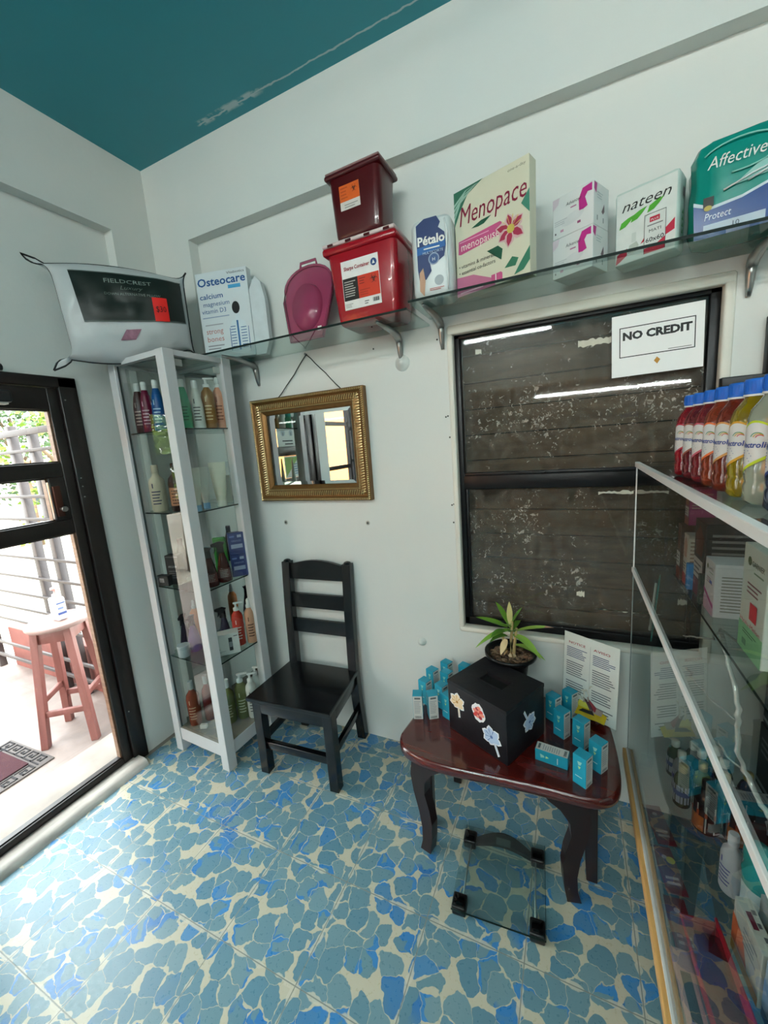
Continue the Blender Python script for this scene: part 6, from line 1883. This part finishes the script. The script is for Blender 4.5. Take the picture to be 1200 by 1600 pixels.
# ---- twisted clear plastic hanging from the middle shelf
t = thing('twisted_plastic', 'long twisted strand of clear plastic film hanging down inside the case', 'plastic film', (.352, 1.20, KM - .008))
b = MB(); rg = random.Random(21)
pts = [(.0, .03, .0), (.0, .0, -.03), (.006, -.03, -.075), (.012, -.06, -.125), (.012, -.085, -.175), (.008, -.105, -.225), (.014, -.13, -.27), (.030, -.17, -.305), (.046, -.20, -.33)]
def wig(p, s, n=4):
    out_ = []
    for i in range(len(p) - 1):
        a, c = Vector(p[i]), Vector(p[i + 1])
        for k in range(n):
            out_.append(a.lerp(c, k / n) + Vector((rg.gauss(0, s), rg.gauss(0, s), rg.gauss(0, s))))
    return out_ + [Vector(p[-1])]
M_FILM = mk('#a9a9a4', .12, .25, .3, 60)
w_pts = wig(pts, .0016)
b.tube(w_pts, [.0048 + .002 * rg.random() for _ in w_pts], M_FILM, 7)
b.build('main_strand', t)
for pp in ([(.0, .03, .0), (-.01, .06, -.04), (-.03, .10, -.06), (-.05, .16, -.085)], [(.014, -.13, -.27), (-.01, -.10, -.262), (-.02, -.06, -.25)], [(.012, -.085, -.175), (-.02, -.03, -.17), (-.05, .05, -.155), (-.055, .09, -.150)], [(.0, .03, 0), (.03, .0, -.02), (.05, -.03, -.045)]):
    b = MB(); q = wig(pp, .002); b.tube(q, [.0022 + .001 * rg.random() for _ in q], M_FILM, 6); b.build('side_strand', t)
def d_none(p, w, d, h):
    p.M = LF(w); p.lines(-d * .4, d * .4, h * .2, h * .8, 3, mk('#6a6a68'))

# ---- goods on the case floor
FZ = KB + .0035
bottle('mouthwash_bottle', 'white roll-on bottle with tilted cap standing on the case floor', (.402, 1.195, FZ), .185, .028, '#b9b9bc', 'jug', -60, capcol='#c4c4c6', labelcol=('#b9b9bc', '#4a4a8a'), sy=.8)
t = thing('lotion_bottle', 'white bottle with a big turquoise cap on the case floor', 'bottle', (.425, 1.105, FZ), -60)
b = MB(); b.lathe([(.030, 0), (.034, .006), (.034, .125), (.030, .135)], mk('#b9c4c2', .3, 0, .05), 24, sy=.75); b.build('bottle_body', t)
b = MB(); b.lathe([(.033, .135), (.036, .140), (.037, .175), (.033, .190), (.036, .205), (.034, .235), (.022, .248), (.004, .251)], mk('#0f8a86', .2, 0, .05, coat=.4), 24, sy=.8); b.build('cap', t)
def perox(label, x, y, rz):
    t = thing('antiseptic_bottle', label, 'bottle', (x, y, FZ), rz)
    dk = mk('#120806', .12, 0, .1, coat=.5)
    b = MB(); b.lathe([(.034, 0), (.037, .004), (.037, .105), (.034, .120), (.020, .135), (.014, .140), (.014, .15)], dk, 28); b.build('bottle_body', t)
    b = MB(); b.lathe([(.0165, .146), (.0165, .166), (.0001, .167)], mk('#101010', .4), 18, caps=False); b.build('cap', t)
    b = MB()
    def band(a0, a1, z0, z1_, c, off):
        n_ = 10
        vs = []
        for zz in (z0, z1_):
            vs += [((.037 + off) * math.cos(a0 + (a1 - a0) * i / n_), (.037 + off) * math.sin(a0 + (a1 - a0) * i / n_), zz) for i in range(n_ + 1)]
        b.add(vs, [(i, i + 1, n_ + 2 + i, n_ + 1 + i) for i in range(n_)], mk(c, .4), True)
    band(-3.1, 3.1, .008, .104, '#b7b3ab', .0004); band(-3.1, 3.1, .062, .080, '#9c4524', .0008); band(-3.1, -2.0, .010, .062, '#b0602c', .0009); band(-1.7, -.6, .020, .050, '#8f8c86', .0009); band(-1.2, -.7, .010, .018, '#3c3a38', .0012)
    b.build('printed_label', t)
perox('dark brown antiseptic bottle with orange and white label on the case floor', .395, 1.390, 0)
perox('dark brown antiseptic bottle with red and white label, the right one of the pair', .470, 1.375, 30)
vg = 'small bottles with pale caps crowded on the case floor'
cols = [('#5f6a4a', 'olive glass'), ('#b8bfc0', 'clear'), ('#3f6a58', 'green glass'), ('#8f9a6a', 'yellowish'), ('#2f5a74', 'blue'), ('#6a7a74', 'grey-green'), ('#9aa29c', 'frosted'), ('#48604c', 'dark green'), ('#7b8456', 'pale olive'), ('#35506a', 'slate blue')]
vpos = [(.345, 1.462, .15), (.355, 1.530, .15), (.350, 1.598, .14), (.400, 1.470, .17), (.412, 1.538, .165), (.405, 1.602, .14), (.455, 1.452, .16), (.470, 1.520, .16), (.465, 1.588, .15), (.520, 1.480, .16)]
desc = ['at the front corner of the cluster', 'second in the front row of the cluster', 'third in the front row of the cluster', 'in the second row nearest the antiseptic bottles', 'in the middle of the cluster', 'in the second row by the end pane', 'in the third row nearest the antiseptic pair', 'in the third row, middle', 'in the third row by the end pane', 'at the back of the cluster']
for i, ((x, y, h), (c, cn)) in enumerate(zip(vpos, cols)):
    t = thing('small_bottle', 'small %s bottle %s on the case floor' % (cn, desc[i]), 'bottle', (x, y, FZ), -70, vg)
    b = MB(); b.lathe([(.022, 0), (.025, .004), (.025, h * .62), (.018, h * .76), (.010, h * .82), (.010, h * .88)], mk(c, .12, 0, .1, trans=.35, coat=.4), 18); b.build('bottle_body', t)
    b = MB(); b.lathe([(.0125, h * .84), (.013, h), (.0001, h + .0005)], mk('#b9b9ae' if i % 3 else '#a8945c', .3, .4 if i % 3 == 0 else 0, .05), 14, caps=False); b.build('cap', t)
    b = MB(); n_ = 8
    for (z0, z1_, cc, off) in ((h * .12, h * .55, '#a9aeb8', .0004), (h * .30, h * .42, '#3a3a80' if i % 2 else '#50608a', .0008)):
        vs = []
        for zz in (z0, z1_):
            vs += [((.025 + off) * math.cos(R(-200) + R(220) * k / n_), (.025 + off) * math.sin(R(-200) + R(220) * k / n_), zz) for k in range(n_ + 1)]
        b.add(vs, [(k, k + 1, n_ + 2 + k, n_ + 1 + k) for k in range(n_)], mk(cc, .4), True)
    b.build('printed_label', t)
def d_med(c1, c2):
    def f(p, w, d, h):
        p.M = LF(w); p.quad(-d * .5, d * .5, h * .0, h * .18, mk(c1), .0006); p.poly([(-d * .5, h * .2), (d * .1, h * .2), (-d * .1, h * .6), (-d * .5, h * .7)], mk(c2), .0008); p.lines(-d * .1, d * .4, h * .5, h * .85, 4, mk('#7a7f86'), .0009)
        p.M = TOPF(h); p.quad(-w * .3, w * .05, -d * .1, d * .22, mk('#6a1c30'), .0006); p.lines(w * .1, w * .4, -d * .35, d * .35, 3, mk('#55555a'), .0006)
    return f
carton('medicine_carton', 'flat white carton with orange and yellow edge standing on the case floor', (.385, .990, FZ), .030, .120, .150, 6, '#b9b6ac', d_med('#c9862c', '#c05a2c'))
carton('medicine_carton', 'grey carton with a dark red square on its top behind the flat white carton', (.470, 1.000, FZ), .110, .110, .175, 4, '#9a9a98', d_med('#7a7f86', '#8a8f96'))
carton('medicine_carton', 'pale blue carton with navy top edge at the near end of the case floor', (.430, .870, FZ), .090, .110, .150, 4, '#a9bccc', d_med('#23407a', '#7f9fc4'))
# red dental packs and red tray near the front glass
def dpack(label, x, y, rz, yellow):
    t = thing('blister_pack', label, 'blister pack', (x, y, FZ + .002), rz)
    b = MB(); b.rbox(-.026, .026, -.070, .070, 0, .004, mk('#6a1020', .35, 0, .15), .0015); b.build('card', t)
    b = MB(); b.rbox(-.022, .022, -.060, .020, .004, .020, M_PLAST, .006, 2); b.build('blister', t)
    b = MB()
    for k, zz in enumerate((-.045, -.030)):
        b.box(-.016, .016, zz, zz + .007, .0042, .0048, mk('#b9a4a4', .4))
    b.lathe([(.007, .0042), (.007, .0046)], mk('#b9a4a4'), 12, Matrix.Translation((0, .035, 0)))
    if yellow:
        b.lathe([(.011, .0206), (.011, .0212)], mk('#b0a82c'), 16, Matrix.Translation((.008, .012, 0)))
    b.build('printing', t)
dpack('dark red blister pack with a round yellow sticker on the case floor', .262, 1.195, 8, True)
dpack('dark red dental blister pack without sticker nearer the camera on the case floor', .262, 1.045, 4, False)
dpack('dark red dental blister pack farthest along the front glass of the case', .262, 1.345, 10, False)
t = thing('plastic_tray', 'bright red open plastic tray on the case floor near the bottom of the picture', 'tray', (.310, .905, FZ), 5)
M_RT = mk('#a31426', .25, 0, .08, coat=.3)
b = MB(); b.rbox(-.040, .040, -.150, .150, 0, .004, mk('#5c0f1c', .35, 0, .15), .001)
b.rbox(-.040, -.034, -.150, .150, 0, .040, M_RT, .002); b.rbox(.034, .040, -.150, .150, 0, .055, M_RT, .002); b.rbox(-.040, .040, .144, .150, 0, .040, mk('#7c1020', .3), .002); b.rbox(-.040, .040, -.150, -.144, 0, .040, M_RT, .002); b.build('tray_body', t)
t = thing('pink_pack', 'pale pink and black plastic pack lying against the front glass beside the red tray', 'pack', (.248, .900, FZ + .001), 3)
b = MB(); b.rbox(-.020, .020, -.080, .080, 0, .018, mk('#b08a86', .3, 0, .1), .005, 2); b.build('pack_body', t)
b = MB(); b.box(-.010, .010, -.06, .03, .018, .0186, mk('#1c2028', .4)); b.build('printing', t)
t = thing('tumbler', 'black tumbler with a curved steel handle hanging in the dark middle of the case', 'cup', (.50, 1.16, FZ), 0)
b = MB(); b.lathe([(.032, 0), (.036, .004), (.044, .26), (.042, .262), (.034, .01)], mk('#0c0d10', .25, 0, .1), 24, caps=True); b.build('cup_body', t)
b = MB(); b.tube([(-.044, 0, .24), (-.050, 0, .275), (-.02, 0, .300), (.03, 0, .295), (.044, 0, .25)], .003, M_STEEL, 8); b.build('handle', t)
t = thing('flat_carton', 'dark flat carton with a silver edge lying inside the back of the case', 'box', (.58, 1.36, FZ), 0)
b = MB(); b.rbox(-.10, .10, -.12, .12, 0, .10, mk('#1a2228', .35), .003); b.build('carton', t)
b = MB(); b.box(-.1006, .1006, -.1206, .1206, .09, .095, mk('#7f8688', .3, .5)); b.build('edge_band', t)

# dark goods filling the back corner of the case
def d_dark(p, w, d, h):
    p.M = LF(w); p.lines(-d * .4, d * .3, h * .55, h * .85, 3, mk('#6a6e70')); p.quad(-d * .5, d * .5, h * .06, h * .12, mk('#8a8f90', .3, .5), .0006)
    p.M = FR(d); p.lines(-w * .4, w * .2, h * .5, h * .85, 3, mk('#55585a')); p.quad(-w * .5, w * .5, h * .06, h * .12, mk('#8a8f90', .3, .5), .0006)
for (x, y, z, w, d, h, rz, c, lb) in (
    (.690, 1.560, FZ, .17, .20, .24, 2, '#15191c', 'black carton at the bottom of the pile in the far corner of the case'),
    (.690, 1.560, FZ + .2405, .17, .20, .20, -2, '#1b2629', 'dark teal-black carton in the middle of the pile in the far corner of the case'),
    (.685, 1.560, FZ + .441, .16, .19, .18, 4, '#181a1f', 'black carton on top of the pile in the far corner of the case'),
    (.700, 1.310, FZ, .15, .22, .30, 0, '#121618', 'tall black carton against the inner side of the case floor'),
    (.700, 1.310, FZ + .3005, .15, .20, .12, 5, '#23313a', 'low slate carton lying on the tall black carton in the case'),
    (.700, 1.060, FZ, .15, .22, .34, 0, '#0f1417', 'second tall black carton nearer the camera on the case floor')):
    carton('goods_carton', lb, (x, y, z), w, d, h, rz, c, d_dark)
